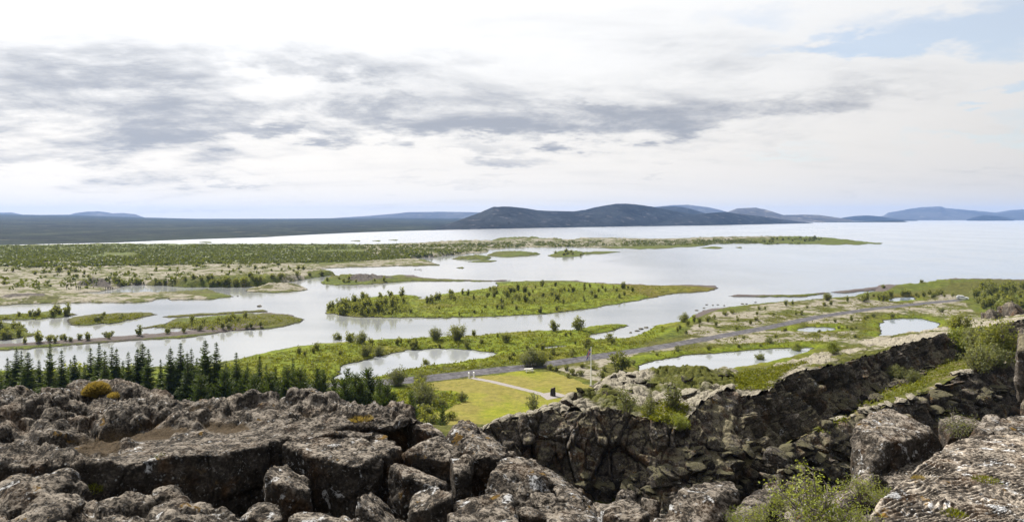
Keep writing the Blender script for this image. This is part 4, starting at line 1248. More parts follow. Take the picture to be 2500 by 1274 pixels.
BL = [
    ([(688, 1082, 15.6), (705, 1068, 16.1), (760, 1062, 16.3), (885, 1068, 16.1), (932, 1105, 15.0), (928, 1112, 14.8), (868, 1138, 14.2), (765, 1112, 14.7)], 2.4, 0.98, 'largest flat-topped basalt block beside the dark crack in the plateau'),
    ([(895, 1078, 15.9), (960, 1074, 16.2), (985, 1092, 15.7), (945, 1110, 15.2), (925, 1100, 15.2)], 2.2, 1.0, 'narrow dark block wedged behind the right end of the largest block'),
    ([(882, 1060, 17.0), (905, 1053, 17.2), (940, 1055, 17.2), (945, 1075, 16.5), (900, 1078, 16.4)], 1.0, 1.0, 'small pale lichened block between the plateau edge and the largest block'),
    ([(645, 1140, 14.1), (680, 1102, 14.8), (700, 1105, 14.8), (757, 1132, 14.2), (757, 1150, 13.8), (690, 1165, 13.4), (650, 1155, 13.7)], 2.4, 1.05, 'white-streaked leaning block on the left front of the largest block'),
    ([(592, 1262, 11.9), (645, 1198, 12.9), (658, 1200, 12.9), (692, 1262, 11.8), (660, 1275, 11.6)], 1.6, 1.15, 'pointed triangular rock with white lichen at the foot of the dark crack'),
    ([(706, 1250, 11.8), (720, 1246, 12), (790, 1250, 11.9), (895, 1270, 11.6), (890, 1292, 11.2), (706, 1284, 11.2)], 0.8, 1.0, 'long low pale slab cut by the bottom edge below the largest block'),
    ([(868, 1205, 12.7), (905, 1165, 13.5), (945, 1158, 13.7), (975, 1185, 13.2), (1002, 1205, 12.8), (985, 1216, 12.5), (880, 1216, 12.4)], 2.2, 1.0, 'squat block with white-splashed top and an orange lichen ring on its face'),
    ([(1000, 1175, 13.4), (1012, 1160, 13.8), (1060, 1165, 13.8), (1110, 1195, 13.0), (1095, 1205, 12.7), (1035, 1206, 12.7), (1000, 1196, 12.9)], 2.2, 0.95, 'block with a white lichen patch right of the orange-ringed block'),
    ([(948, 1140, 14.4), (975, 1105, 15.2), (1000, 1108, 15.2), (1060, 1138, 14.6), (1095, 1178, 13.9), (1060, 1182, 13.6), (985, 1152, 13.9)], 2.4, 1.0, 'long tilted block sloping down to the right above the white-patched block'),
    ([(955, 1076, 16.2), (978, 1046, 17.1), (1040, 1048, 17.1), (1095, 1080, 16.2), (1130, 1098, 15.7), (1105, 1107, 15.4), (1000, 1090, 15.6)], 2.4, 1.0, 'broad tilted block below the plateau end with a round pale lichen spot'),
    ([(995, 1036, 17.9), (1050, 1028, 18.2), (1090, 1045, 17.7), (1110, 1072, 16.9), (1080, 1062, 16.9), (1020, 1048, 17.2)], 1.6, 1.0, 'low rock crusted with rusty orange lichen beside the pine seedlings'),
    ([(1090, 1050, 17.6), (1122, 1012, 18.6), (1155, 1022, 18.4), (1168, 1030, 18.2), (1150, 1066, 17.3), (1130, 1090, 16.6), (1100, 1075, 16.9)], 2.2, 1.0, 'peaked block standing highest against the green lawn'),
    ([(1168, 1026, 18.4), (1200, 1042, 18), (1265, 1088, 17.2), (1235, 1098, 16.9), (1170, 1056, 17.4)], 2.2, 1.0, 'tilted slab leaning right behind the peaked block'),
    ([(1128, 1088, 16.2), (1158, 1047, 17.1), (1185, 1050, 17.1), (1245, 1100, 16.2), (1215, 1116, 15.6), (1145, 1106, 15.6)], 2.2, 1.0, 'steep dark block with speckled top in front of the peaked block'),
    ([(1098, 1112, 15.3), (1150, 1104, 15.6), (1152, 1128, 14.9), (1110, 1138, 14.6)], 1.8, 1.0, 'small square-shouldered block under the steep dark block'),
    ([(1180, 1182, 14), (1228, 1114, 15.6), (1255, 1098, 16.1), (1325, 1138, 15.4), (1340, 1168, 14.8), (1300, 1195, 13.9), (1252, 1160, 14.4)], 2.0, 1.0, 'big tilted block with pale crest and dark front in the middle of the tumbled blocks'),
    ([(1262, 1092, 17.4), (1300, 1098, 17.6), (1370, 1145, 17.2), (1435, 1196, 16.5), (1420, 1206, 16), (1335, 1152, 16.2)], 2.2, 1.0, 'long narrow slab running down to the right along the gorge edge'),
    ([(1105, 1197, 13.2), (1130, 1182, 13.6), (1170, 1187, 13.5), (1250, 1207, 13.1), (1262, 1242, 12.4), (1180, 1238, 12.4), (1110, 1218, 12.7)], 1.6, 1.0, 'flat grey slab block below the big tilted block'),
    ([(1095, 1258, 12), (1125, 1247, 12.2), (1165, 1253, 12.1), (1175, 1277, 11.6), (1100, 1282, 11.5)], 1.2, 1.05, 'rounded boulder with ochre edge cut by the bottom of the frame'),
    ([(1165, 1247, 12.2), (1185, 1230, 12.5), (1260, 1257, 12.1), (1275, 1282, 11.6), (1180, 1277, 11.6)], 1.2, 1.0, 'sloping block at the bottom edge under the flat grey slab'),
    ([(1290, 1192, 14.3), (1312, 1167, 14.9), (1335, 1172, 14.9), (1362, 1207, 14.2), (1345, 1226, 13.6), (1300, 1212, 13.8)], 1.6, 1.0, 'dark angular block with ochre corner right of the big tilted block'),
    ([(1258, 1227, 13.1), (1282, 1198, 13.8), (1300, 1203, 13.8), (1345, 1232, 13.2), (1350, 1264, 12.5), (1270, 1257, 12.5)], 1.5, 1.0, 'whitish block in front of the dark angular block'),
    ([(1350, 1192, 15), (1370, 1177, 15.3), (1400, 1197, 15), (1460, 1237, 14.2), (1468, 1264, 13.2), (1420, 1242, 13.6), (1370, 1217, 14.2)], 1.6, 1.0, 'grey slab sloping right down to the gorge edge below the narrow slab'),
    ([(1330, 1264, 12.4), (1360, 1232, 13.1), (1400, 1227, 13.3), (1450, 1257, 12.7), (1460, 1287, 12), (1340, 1287, 11.8)], 1.2, 1.0, 'pale rough block at the bottom edge right of the whitish block'),
    ([(1462, 1227, 14.2), (1500, 1217, 14.6), (1555, 1227, 14.3), (1585, 1252, 13.4), (1560, 1270, 12.9), (1480, 1264, 12.9)], 1.4, 1.0, 'broad pale boulder beneath the two ochre-capped stones'),
    ([(1508, 1191, 15.3), (1520, 1185, 15.5), (1545, 1191, 15.4), (1552, 1212, 14.8), (1512, 1214, 14.6)], 1.2, 1.0, 'ochre-mossed stone on the gorge edge, left of the pair'),
    ([(1563, 1206, 15), (1588, 1188, 15.5), (1610, 1214, 14.8), (1600, 1232, 14.2), (1568, 1237, 14)], 1.4, 1.0, 'ochre-capped stone with a sharp crest, right of the pair on the gorge edge'),
    ([(1572, 1274, 12), (1640, 1212, 13.3), (1690, 1182, 14.1), (1785, 1171, 14.4), (1808, 1196, 13.7), (1795, 1232, 12.9), (1720, 1277, 11.8)], 1.6, 1.0, 'large rough pitted boulder with orange moss crest at the bottom centre right'),
    ([(1755, 1282, 11.4), (1830, 1224, 12.6), (1882, 1167, 13.9), (1902, 1165, 14), (1912, 1185, 13.6), (1870, 1245, 12.2), (1800, 1287, 11.2)], 1.6, 1.0, 'sharp-edged slab pointing up right beside the pale green willow'),
    ([(2000, 1197, 14), (2090, 1112, 16.4), (2150, 1070, 18.2), (2218, 1072, 18.3), (2238, 1088, 17.6), (2170, 1122, 16), (2110, 1182, 14.4), (2060, 1202, 13.8)], 2.6, 1.0, 'long sunlit block with yellow lichen leaning above the leafy willow'),
    ([(2085, 1052, 20), (2130, 1012, 22), (2190, 986, 23.2), (2280, 990, 23), (2300, 1022, 21.8), (2290, 1052, 20.5), (2230, 1074, 19.5), (2150, 1078, 19), (2090, 1088, 18.5)], 3.2, 1.0, 'biggest sunlit outcrop of knobbly lava at the right with an orange moss cap'),
    ([(2300, 1024, 21.5), (2340, 1017, 22), (2390, 1031, 21.3), (2402, 1047, 20.5), (2310, 1047, 20.5)], 2.0, 1.0, 'grey block with small bushes in front, right of the knobbly outcrop'),
    ([(2372, 1056, 18.2), (2388, 1032, 19), (2430, 1013, 19.6), (2442, 1032, 19), (2420, 1056, 18), (2370, 1062, 17.8)], 1.8, 1.0, 'upright jagged block behind the ropy slab'),
    ([(2430, 1052, 18), (2446, 1014, 19.5), (2500, 1011, 19.6), (2550, 1020, 19.5), (2550, 1052, 18), (2440, 1064, 17.5)], 1.8, 1.0, 'square pale-topped block at the right edge behind the ropy slab'),
    ([(2484, 812, 38), (2512, 790, 39), (2560, 790, 39), (2560, 850, 36), (2482, 862, 36)], 2.6, 0.96, 'tall rock pillar cut by the right edge beside the bushes'),
    ([(2490, 975, 34), (2520, 962, 35), (2560, 965, 35), (2560, 1000, 33), (2488, 1000, 33)], 2.0, 1.0, 'rounded rock cut by the right edge below the tall pillar'),
]
for i, (tops, h, spr, lab) in enumerate(BL):
    dmin = min(t[2] for t in tops)
    me = block_mesh('basalt_block', tops, h, spr, 0.05 if dmin < 17 else (0.07 if dmin < 30 else 0.11), i + 1, (0.22 if dmin > 30 else 0.13 if tops[0][0] > 1980 else 0.03), (0.06 if 1980 < tops[0][0] and dmin < 30 else 0.020), 0.022, 0 if dmin < 30 else 3)
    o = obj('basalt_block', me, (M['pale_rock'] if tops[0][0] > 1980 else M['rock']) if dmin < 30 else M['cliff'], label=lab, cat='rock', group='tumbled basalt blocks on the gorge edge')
    c = np.array([P(*t) for t in tops]).mean(0)
    me.transform(Matrix.Translation((-c[0], -c[1], -c[2])))
    o.location = c

# dark outcrops and mossy boulders


def ico(sub, seed, sx=1, sy=1, sz=0.8, amp=0.28):
    bm = bmesh.new()
    bmesh.ops.create_icosphere(bm, subdivisions=sub, radius=1.0)
    me = bpy.data.meshes.new('boulder')
    bm.to_mesh(me)
    bm.free()
    n = len(me.vertices)
    co = np.empty(n * 3, np.float32)
    me.vertices.foreach_get('co', co)
    co = co.reshape(-1, 3)
    q = co + seed * 5.7
    f1, f2, rv = worley(q * 1.3)
    d = 1 + amp * fbm(q * 0.9, 3) + (rv - 0.5) * amp * 1.1 + 0.09 * ridged(q * 2.4, 4)
    co = co * d[:, None]
    rr = np.random.default_rng(seed + 77)
    for _ in range(9):                                   # flat fracture faces
        pn = rr.normal(size=3)
        pn /= np.linalg.norm(pn)
        ex = np.maximum(0, co @ pn - rr.uniform(0.50, 0.85))
        co = co - ex[:, None] * pn * 0.92
    co = (co * (1 + 0.035 * fbm(q * 4, 3))[:, None] * (sx, sy, sz)).astype(np.float32)
    me.vertices.foreach_set('co', co.ravel())
    me.polygons.foreach_set('use_smooth', np.ones(len(me.polygons), dtype=bool))
    me.update()
    return me


BOUL = [ico(4, k, 1.0 + 0.25 * math.sin(k * 2.1), 1.0, 0.72 + 0.2 * math.cos(k * 1.7)) for k in range(6)]
for me in BOUL:
    me.materials.append(M['rubble'])
PALEB = []
for me in BOUL:
    m_ = me.copy()
    m_.materials.clear()
    m_.materials.append(M['ridge'])
    PALEB.append(m_)
OUT = ico(5, 21, 1.6, 0.9, 0.75, 0.55)
OUT.materials.append(M['cliff'])


def surf_bvh(names):
    from mathutils.bvhtree import BVHTree
    vs, fs, k = [], [], 0
    for o in COL.objects:
        if o.type == 'MESH' and o.name.split('.')[0] in names:
            me = o.data
            co = np.empty(len(me.vertices) * 3, np.float32)
            me.vertices.foreach_get('co', co)
            li = np.empty(len(me.loops), np.int32)
            me.loops.foreach_get('vertex_index', li)
            vs.append(co.reshape(-1, 3) + np.array(o.location, np.float32))
            fs.append(li.reshape(-1, 4) + k)
            k += len(me.vertices)
    return BVHTree.FromPolygons(np.concatenate(vs).tolist(), np.concatenate(fs).tolist())


GORGE = surf_bvh(('gorge_wall', 'ridge_top', 'gorge_rib', 'gorge_turf', 'gorge_floor'))
PLAIN = surf_bvh(('ground', 'peninsula', 'island'))


def see(px, py, bvh):
    """the point of the place seen in that direction, if any"""
    dr = Vector(P(px, py, 1.0) - np.array([0, 0, EYE])).normalized()
    h = bvh.ray_cast(Vector((0, 0, EYE)), dr)
    return np.array(h[0]) if h[0] is not None else None


rb = random.Random(5)
spots = []
for _ in range(150):
    spots.append((rb.uniform(1680, 2080), rb.uniform(1085, 1205), 0.22, 0.62, 'dark mossy boulder in the shaded rubble slope of the gorge'))
for _ in range(26):
    t = rb.random()
    spots.append((1420 + 260 * t, rb.uniform(1150, 1200), 0.3, 0.8, 'dark mossy boulder at the foot of the sheer gorge wall'))
for _ in range(34):
    t = rb.random()
    spots.append((2270 + 225 * t, 1005 - 40 * t + rb.uniform(-30, 14), 0.3, 0.8, 'moss-capped boulder in the hollow under the right-hand gorge rib'))
for _ in range(26):
    t = rb.random()
    spots.append((2010 + 290 * t, 1040 - 145 * t + rb.uniform(-22, 8), 0.3, 0.9, 'boulder along the edge of the green gorge floor'))
for _ in range(30):
    t = rb.random()
    spots.append((1370 + 420 * t, rb.uniform(915, 985), 0.2, 0.5, 'pale moss-covered boulder on the hummocky ridge top'))
for _ in range(44):
    t = rb.random()
    xq = 1985 + 500 * t
    spots.append((xq, np.interp(xq, [c[0] for c in ribc], [c[1] for c in ribc]) + rb.uniform(-5, 3), 0.18, 0.5, 'pale moss-topped stone along the crest of the gorge rib'))
for (px, py, s0, s1, lab) in spots:
    hit = see(px, py, GORGE)
    if hit is None or hit[1] > 90:
        continue
    s = rb.uniform(s0, s1) * (1.0 if rb.random() < 0.8 else 1.35)
    obj('boulder', (PALEB if lab.startswith('pale') else BOUL)[rb.randrange(6)], None, label=lab, cat='boulder', group=lab.replace('boulder', 'boulders').replace('stone along', 'stones along'),
        loc=(hit[0], hit[1], hit[2] + 0.15 * s), rot=(rb.uniform(-.3, .3), rb.uniform(-.3, .3), rb.uniform(0, 6.28)), scale=(s, s, s * rb.uniform(0.75, 1.0)))
for px, py, D, s, lab in [(2425, 785, 103, 2.4, 'dark jagged lava outcrop behind the big bushes'), (2470, 772, 106, 2.8, 'dark jagged lava outcrop at the right edge above the bushes'), (2400, 800, 101, 1.6, 'low dark lava outcrop left of the jagged outcrops'), (2310, 888, 76, 0.8, 'rounded dark boulder beside the bright green bush'), (2295, 868, 77, 0.7, 'upright dark stone beside the bright green bush')]:
    q = P(px, py, D)
    obj('lava_outcrop', OUT, None, label=lab, cat='rock', loc=q, rot=(0, 0.1 * s, px * 0.7), scale=(s, s, s * 0.85))


# ------------------------------------------------------------------ plants
def quads(C, S, r, dirs=None, aspect=0.6):
    """leaf-sized diamonds at C with half-length S, random or given direction"""
    n = len(C)
    u = r.normal(size=(n, 3)) if dirs is None else np.asarray(dirs, float) + r.normal(size=(n, 3)) * 0.25
    u /= np.linalg.norm(u, axis=1)[:, None] + 1e-9
    w = np.cross(u, r.normal(size=(n, 3)))
    w /= np.linalg.norm(w, axis=1)[:, None] + 1e-9
    S = np.broadcast_to(np.asarray(S, float), (n,))[:, None]
    V = np.stack([C - u * S, C + w * S * aspect, C + u * S, C - w * S * aspect], 1).reshape(-1, 3)
    return V, np.arange(4 * n).reshape(-1, 4)


def tube(pts, rad, k=6):
    pts = np.asarray(pts, float)
    rad = np.asarray(rad, float)
    V, Fc = [], []
    for i, p in enumerate(pts):
        t = pts[min(i + 1, len(pts) - 1)] - pts[max(i - 1, 0)]
        t /= np.linalg.norm(t) + 1e-9
        a = np.cross(t, (0.31, 0.95, 0.05))
        a /= np.linalg.norm(a) + 1e-9
        b = np.cross(t, a)
        for j in range(k):
            an = 2 * math.pi * j / k
            V.append(p + (a * math.cos(an) + b * math.sin(an)) * rad[i])
    for i in range(len(pts) - 1):
        for j in range(k):
            Fc.append((i * k + j, i * k + (j + 1) % k, (i + 1) * k + (j + 1) % k, (i + 1) * k + j))
    return np.array(V), np.array(Fc)


def join(parts):
    V, Fc, o = [], [], 0
    for v, f in parts:
        V.append(v)
        Fc.append(f + o)
        o += len(v)
    return np.concatenate(V), np.concatenate(Fc)


def spruce_proto(seed, h=13.0, wid=2.0, dense=1.0, pine=False):
    r = np.random.default_rng(seed)
    trunk = tube([(0, 0, -0.3), (0.03, 0, h * 0.4), (0, 0.03, h * 0.8), (0, 0, h)], [0.17, 0.12, 0.05, 0.012], 7)
    C, S, Dr, wood = [], [], [], [trunk]
    z = 0.5
    while z < h * 0.985:
        t = z / h
        prof = (1 - t) ** (0.98 if not pine else 0.45) * (0.75 + 0.35 * min(1, t * 5))
        nb = 7 if t < 0.75 else 5
        a0 = r.uniform(0, 6.28)
        for b in range(nb):
            if r.random() > 0.90 * dense:
                continue
            an = a0 + b * 6.283 / nb + r.normal() * 0.22
            L = wid * prof * r.uniform(0.50, 1.18) + 0.10
            rise = (0.05 + 0.65 * t + r.normal() * 0.10) if not pine else 0.65 + 0.4 * t
            droop = 0.20 * (1 - t) if not pine else -0.1
            k = max(3, int(L / 0.105))
            q = (np.arange(k) + 0.6) / k
            ra = q * L
            zz = z + rise * ra - droop * ra * ra * 0.55
            cx, cy = np.cos(an) * ra, np.sin(an) * ra
            side = np.array([-math.sin(an), math.cos(an), 0])
            base = np.stack([cx, cy, zz], 1)
            if L > 0.35:
                e = min(k - 1, k)
                wood.append(tube([(0, 0, z), base[k // 2], base[-1]], [0.022, 0.014, 0.005], 3))
            wdt = (0.36 * (1 - 0.65 * q) + 0.07) * min(1.0, 0.35 + L * 0.6)
            for s in (-1, 1):
                off = side * s
                C.append(base + off * wdt[:, None] * 0.5 + r.normal(size=(k, 3)) * 0.045 - np.array([0, 0, 0.05]))
                S.append(wdt * 0.72)
                Dr.append(np.broadcast_to(off + np.array([math.cos(an), math.sin(an), 0.05 if not pine else 0.9]) * 0.8, (k, 3)))
            C.append(base + r.normal(size=(k, 3)) * 0.03 - np.array([0, 0, 0.07]))
            S.append(np.full(k, 0.12))
            Dr.append(np.broadcast_to(np.array([math.cos(an) * 0.5, math.sin(an) * 0.5, -0.6 if not pine else 0.9]), (k, 3)))
        z += r.uniform(0.24, 0.36) * (1.0 if t < 0.7 else 1.15)
    lead = np.linspace(h * 0.93, h * 1.0, 10)
    C.append(np.stack([r.normal(size=10) * 0.03, r.normal(size=10) * 0.03, lead], 1))
    S.append(np.full(10, 0.10))
    Dr.append(np.broadcast_to(np.array([0, 0, 1.0]), (10, 3)))
    C, S, Dr = np.concatenate(C), np.concatenate(S), np.concatenate(Dr)
    V, Fc = quads(C, S * r.uniform(0.8, 1.25, len(S)), r, Dr, 0.34)
    crown = mesh_np('crown', V, Fc, smooth=False)
    crown.materials.append(M['pine' if pine else 'spruce'])
    tv, tf = join(wood)
    tr = mesh_np('trunk', tv, tf)
    tr.materials.append(M['bark'])
    return crown, tr


def shrub_proto(seed, n, leaf, mat, w=1.0, h=1.0, stems=7, shape='bush', bark='greybark', gap=0.55):
    """unit shrub, height 1; leaves gathered in clumps at the ends of the stems"""
    r = np.random.default_rng(seed)
    wood, ends = [], []
    for s in range(stems):
        an = r.uniform(0, 6.28)
        sp = r.uniform(0.05, 0.50) * w
        top = np.array([math.cos(an) * sp, math.sin(an) * sp, h * r.uniform(0.55, 1.0) * (1.0 - 0.45 * (sp / (0.5 * w)) ** 2)])
        b0 = np.array([math.cos(an), math.sin(an), 0]) * sp * 0.15
        mid = (b0 + top) / 2 + r.normal(size=3) * 0.04 + np.array([math.cos(an), math.sin(an), 0]) * 0.05
        wood.append(tube([b0 - (0, 0, 0.08), mid, top], [0.022, 0.014, 0.004], 4))
        for q in np.linspace(0.30, 1.0, 7):
            p = b0 * (1 - q) ** 2 + 2 * mid * q * (1 - q) + top * q * q
            ends.append((p, 0.055 + 0.10 * (1 - abs(q - 0.65))))
            for k in range(2):
                d = r.normal(size=3)
                d[2] = abs(d[2]) * 0.5
                d /= np.linalg.norm(d)
                e = p + d * 0.18 * w * r.uniform(0.4, 1.0)
                wood.append(tube([p, e], [0.007, 0.002], 3))
                ends.append((e, 0.085))
    ends = [e for e in ends if r.random() < 0.6 + gap * 0.5]
    idx = r.integers(0, len(ends), n)
    E = np.array([e[0] for e in ends])[idx]
    R = np.array([e[1] for e in ends])[idx]
    C = E + r.normal(size=(n, 3)) * (R[:, None] * np.array([0.75, 0.75, 0.62]))
    C[:, 2] = np.maximum(C[:, 2], 0.02)
    V, Fc = quads(C, leaf * r.uniform(0.6, 1.3, n), r, None, 0.62)
    crown = mesh_np('crown', V, Fc, smooth=False)
    crown.materials.append(M[mat])
    tv, tf = join(wood)
    st = mesh_np('stems', tv, tf)
    st.materials.append(M[bark])
    return crown, st


def one_mesh(protos, name):
    """crown and stems joined, for plants too small in view to show their parts"""
    out = []
    for crown, st in protos:
        nv1 = len(crown.vertices)
        a = np.empty(nv1 * 3, np.float32)
        crown.vertices.foreach_get('co', a)
        b = np.empty(len(st.vertices) * 3, np.float32)
        st.vertices.foreach_get('co', b)
        la = np.empty(len(crown.loops), np.int32)
        crown.loops.foreach_get('vertex_index', la)
        lb = np.empty(len(st.loops), np.int32)
        st.loops.foreach_get('vertex_index', lb)
        me = mesh_np(name, np.concatenate([a.reshape(-1, 3), b.reshape(-1, 3)]), np.concatenate([la.reshape(-1, 4), lb.reshape(-1, 4) + nv1]), smooth=False)
        me.materials.append(crown.materials[0])
        me.materials.append(st.materials[0])
        mi = np.concatenate([np.zeros(len(la) // 4, np.int32), np.ones(len(lb) // 4, np.int32)])
        me.polygons.foreach_set('material_index', mi)
        out.append(me)
    return out


def plant(name, proto, loc, scale, rotz, label, cat, group=None, parts=('crown', 'stems')):
    o = obj(name, None, None, label=label, cat=cat, group=group, loc=loc, rot=(0, 0, rotz), scale=scale)
    for pn, me in zip(parts, proto):
        obj(pn, me, None, parent=o)
    return o


def ground_at(px, py):
    h = see(px, py, PLAIN)
    return h if h is not None else G(px, py, 0.6)


# spruces behind the plateau: px and py of the tip, distance
SPR = [spruce_proto(100 + k, 13.0, w, d) for k, (w, d) in enumerate([(3.0, 1.0), (2.5, 1.0), (3.4, 1.0), (2.2, 0.95), (2.8, 0.80)])]
TREES = [(-14, 872, 118, 0), (40, 855, 118, 0), (52, 862, 121, 4), (68, 862, 116, 2), (122, 843, 118, 4), (150, 858, 117, 1), (182, 872, 119, 0), (172, 882, 122, 1),
         (221, 856, 119, 4), (242, 842, 117, 0), (256, 860, 115, 1), (273, 850, 118, 3), (284, 855, 117, 1), (313, 864, 118, 3), (335, 855, 117, 1), (348, 841, 118, 2),
         (362, 857, 116, 4), (416, 852, 115, 2), (441, 843, 117, 0), (457, 865, 114, 1), (467, 856, 118, 3), (501, 832, 116, 2), (528, 842, 115, 4), (577, 866, 116, 0),
         (634, 872, 117, 1), (650, 895, 114, 3), (693, 897, 119, 3), (715, 878, 121, 1),
         (18, 878, 122, 1), (95, 884, 123, 0), (205, 888, 122, 3), (300, 886, 122, 0), (392, 882, 121, 1), (480, 880, 121, 0), (552, 886, 121, 3), (604, 890, 122, 1), (672, 900, 118, 0), (745, 905, 118, 1)]
TREES = [(a, b - 7, d + 1.5 * math.sin(a), k) for a, b, d, k in TREES]
ordn = ['first', 'second', 'third', 'fourth', 'fifth', 'sixth', 'seventh', 'eighth', 'ninth', 'tenth', 'eleventh', 'twelfth', 'thirteenth', 'fourteenth', 'fifteenth', 'sixteenth', 'seventeenth', 'eighteenth', 'nineteenth', 'twentieth', 'twenty-first', 'twenty-second', 'twenty-third', 'twenty-fourth', 'twenty-fifth', 'twenty-sixth', 'twenty-seventh', 'twenty-eighth', 'twenty-ninth', 'thirtieth', 'thirty-first', 'thirty-second', 'thirty-third', 'thirty-fourth', 'thirty-fifth', 'thirty-sixth', 'thirty-seventh', 'thirty-eighth', 'thirty-ninth']
TREES.sort()
shape_word = ['full', 'slim', 'broad dark', 'narrow', 'open-branched']
for i, (px, py, D, k) in enumerate(TREES):
    tip = P(px, py, D)
    base = 0.5
    s = (tip[2] - base) / 13.0
    special = ''
    if (px, py) == (501, 825):
        special = 'tallest spruce of the row, its tip highest against the water'
    lab = special or '%s spruce, %s from the left in the row behind the lava plateau' % (shape_word[k], ordn[i])
    ws = s * (0.92 + 0.32 * abs(math.sin(px * 1.7)))
    plant('spruce_tree', SPR[k], (tip[0], tip[1], base), (ws, ws, s), px * 0.37, lab, 'tree', 'spruces behind the lava plateau', ('crown', 'trunk'))
PIN = [spruce_proto(140 + k, 9.0, w, 1.0, True) for k, w in enumerate((1.5, 1.9, 1.2))]
PINES = [(700, 895, 111, 0), (732, 902, 110, 1), (776, 898, 114, 0), (790, 902, 113, 2), (815, 918, 111, 2), (850, 900, 109, 2), (868, 915, 107, 1), (899, 902, 110, 1), (880, 930, 106, 0), (928, 926, 106, 0), (945, 940, 104, 1), (1005, 955, 100, 2), (1080, 990, 96, 2), (840, 925, 105, 1), (960, 958, 103, 2), (660, 912, 110, 1), (620, 918, 109, 1), (548, 905, 110, 1), (490, 918, 108, 1), (600, 905, 112, 0)]
PINES.sort()
for i, (px, py, D, k) in enumerate(PINES):
    tip = P(px, py, D)
    s = (tip[2] - 0.5) / 9.0
    if i == len(PINES) - 1:
        lab = 'lone dark young pine standing against the lawn behind the peaked block'
    else:
        lab = 'bushy dark green pine, %s from the left in the pine thicket behind the plateau' % ordn[i]
    plant('pine_tree', PIN[k], (tip[0], tip[1], 0.5), (s * 1.1, s * 1.1, s), px * 0.53, lab, 'tree', 'pines behind the lava plateau', ('crown', 'trunk'))

# birch and willow bushes
B_small = [shrub_proto(200 + k, 340, 0.075, 'birch', 0.62 + 0.1 * k, 1.0, 5) for k in range(4)]
B_wide = [shrub_proto(220 + k, 420, 0.070, 'birch', 1.1, 0.8, 9) for k in range(3)]
W_small = [shrub_proto(240 + k, 340, 0.072, 'willow', 0.9, 0.9, 7) for k in range(3)]
B_big = [shrub_proto(260 + k, 3600, 0.032, 'birch', 1.25, 1.0, 20, gap=0.8) for k in range(2)]
W_big = [shrub_proto(265 + k, 3200, 0.032, 'willow', 1.2, 0.95, 18, gap=0.8) for k in range(2)]
Y_big = [shrub_proto(270 + k, 3000, 0.034, 'bright', 1.1, 1.0, 16, gap=0.7) for k in range(2)]
L_med = [shrub_proto(290 + k, 700, 0.040, 'willow', 0.8, 1.0, 8) for k in range(3)]
B_med = [shrub_proto(280 + k, 1100, 0.048, 'birch', 0.85, 1.0, 9) for k in range(3)]
S_birch = one_mesh(B_small, 'birch_shrub')
S_wide = one_mesh(B_wide, 'birch_bush')
S_will = one_mesh(W_small, 'willow_bush')
W_lite = one_mesh([shrub_proto(250 + k, 420, 0.07, 'bright', 1.2, 0.8, 8) for k in range(2)] + W_small[:1], 'willow_bush')

rp = random.Random(21)


def scatter(n, region, meshes, h0, h1, name, label, group, cat='shrub', line=None):
    k = 0
    poly = np.array(region, float)
    tries = 0
    while k < n and tries < n * 30:
        tries += 1
        px = rp.uniform(poly[:, 0].min(), poly[:, 0].max())
        py = rp.uniform(poly[:, 1].min(), poly[:, 1].max())
        if not in_poly(np.array([px]), np.array([py]), poly)[0]:
            continue
        q = see(px, py, PLAIN)
        if q is None or q[2] < 0.15:
            continue
        if dist_poly(np.array([q[0]]), np.array([q[1]]), road_w, False)[0] < 3.2:
            continue
        h = rp.uniform(h0, h1) * (1 if rp.random() < 0.8 else 1.3)
        obj(name, meshes[rp.randrange(len(meshes))], None, label=label, cat=cat, group=group, loc=(q[0], q[1], q[2] - 0.05), rot=(0, 0, rp.uniform(0, 6.28)), scale=(h * rp.uniform(0.85, 1.2), h * rp.uniform(0.85, 1.2), h))
        k += 1


scatter(80, [(797, 766), (800, 750), (880, 732), (990, 724), (1000, 762), (930, 770)], S_birch, 1.2, 4.0, 'birch_shrub', 'young birch in the thicket at the left end of the large island', 'birches in the island thicket')
scatter(24, [(1030, 742), (1080, 725), (1230, 705), (1300, 712), (1130, 738)], S_birch, 2.2, 3.6, 'birch_shrub', 'young birch along the far shore of the large island', 'birches on the far shore of the large island')
scatter(70, [(1180, 720), (1350, 695), (1560, 705), (1560, 722), (1400, 742), (1220, 748)], S_birch, 0.8, 3.2, 'birch_shrub', 'young birch scattered across the middle of the large island', 'birches on the middle of the large island')
scatter(12, [(990, 765), (1100, 750), (1400, 752), (1330, 764), (1060, 774)], S_will + S_birch, 1.4, 2.4, 'willow_bush', 'low bush along the near shore of the large island', 'bushes on the near shore of the large island')
scatter(16, [(420, 796), (470, 786), (600, 774), (590, 788), (480, 799)], S_birch, 1.5, 2.4, 'birch_shrub', 'young birch in the line behind the gravel causeway tip', 'birches behind the causeway tip')
scatter(26, [(40, 843), (200, 832), (440, 812), (640, 800), (640, 796), (440, 807), (40, 838)], S_birch + S_will, 1.4, 2.6, 'willow_bush', 'thin bush on the back edge of the gravel causeway', 'bushes along the gravel causeway')
scatter(20, [(-40, 829), (-40, 795), (60, 800), (95, 815), (40, 824)], S_birch + S_will, 1.8, 3.2, 'willow_bush', 'leafy bush on the bushy islet at the left edge', 'bushes on the left islet')
scatter(9, [(125, 771), (140, 764), (180, 766), (170, 770)], S_birch, 2.2, 3.2, 'birch_shrub', 'young birch at the right end of the flat islet on the left', 'birches on the flat islet')
scatter(6, [(20, 776), (30, 768), (110, 764), (100, 772)], S_birch, 1.6, 2.8, 'birch_shrub', 'young birch on the middle of the flat islet on the left', 'birches on the flat islet middle')
scatter(8, [(200, 786), (250, 770), (320, 767), (320, 775), (260, 788)], S_will, 1.0, 1.9, 'willow_bush', 'small bush on the oval islet left of the causeway tip', 'bushes on the oval islet')
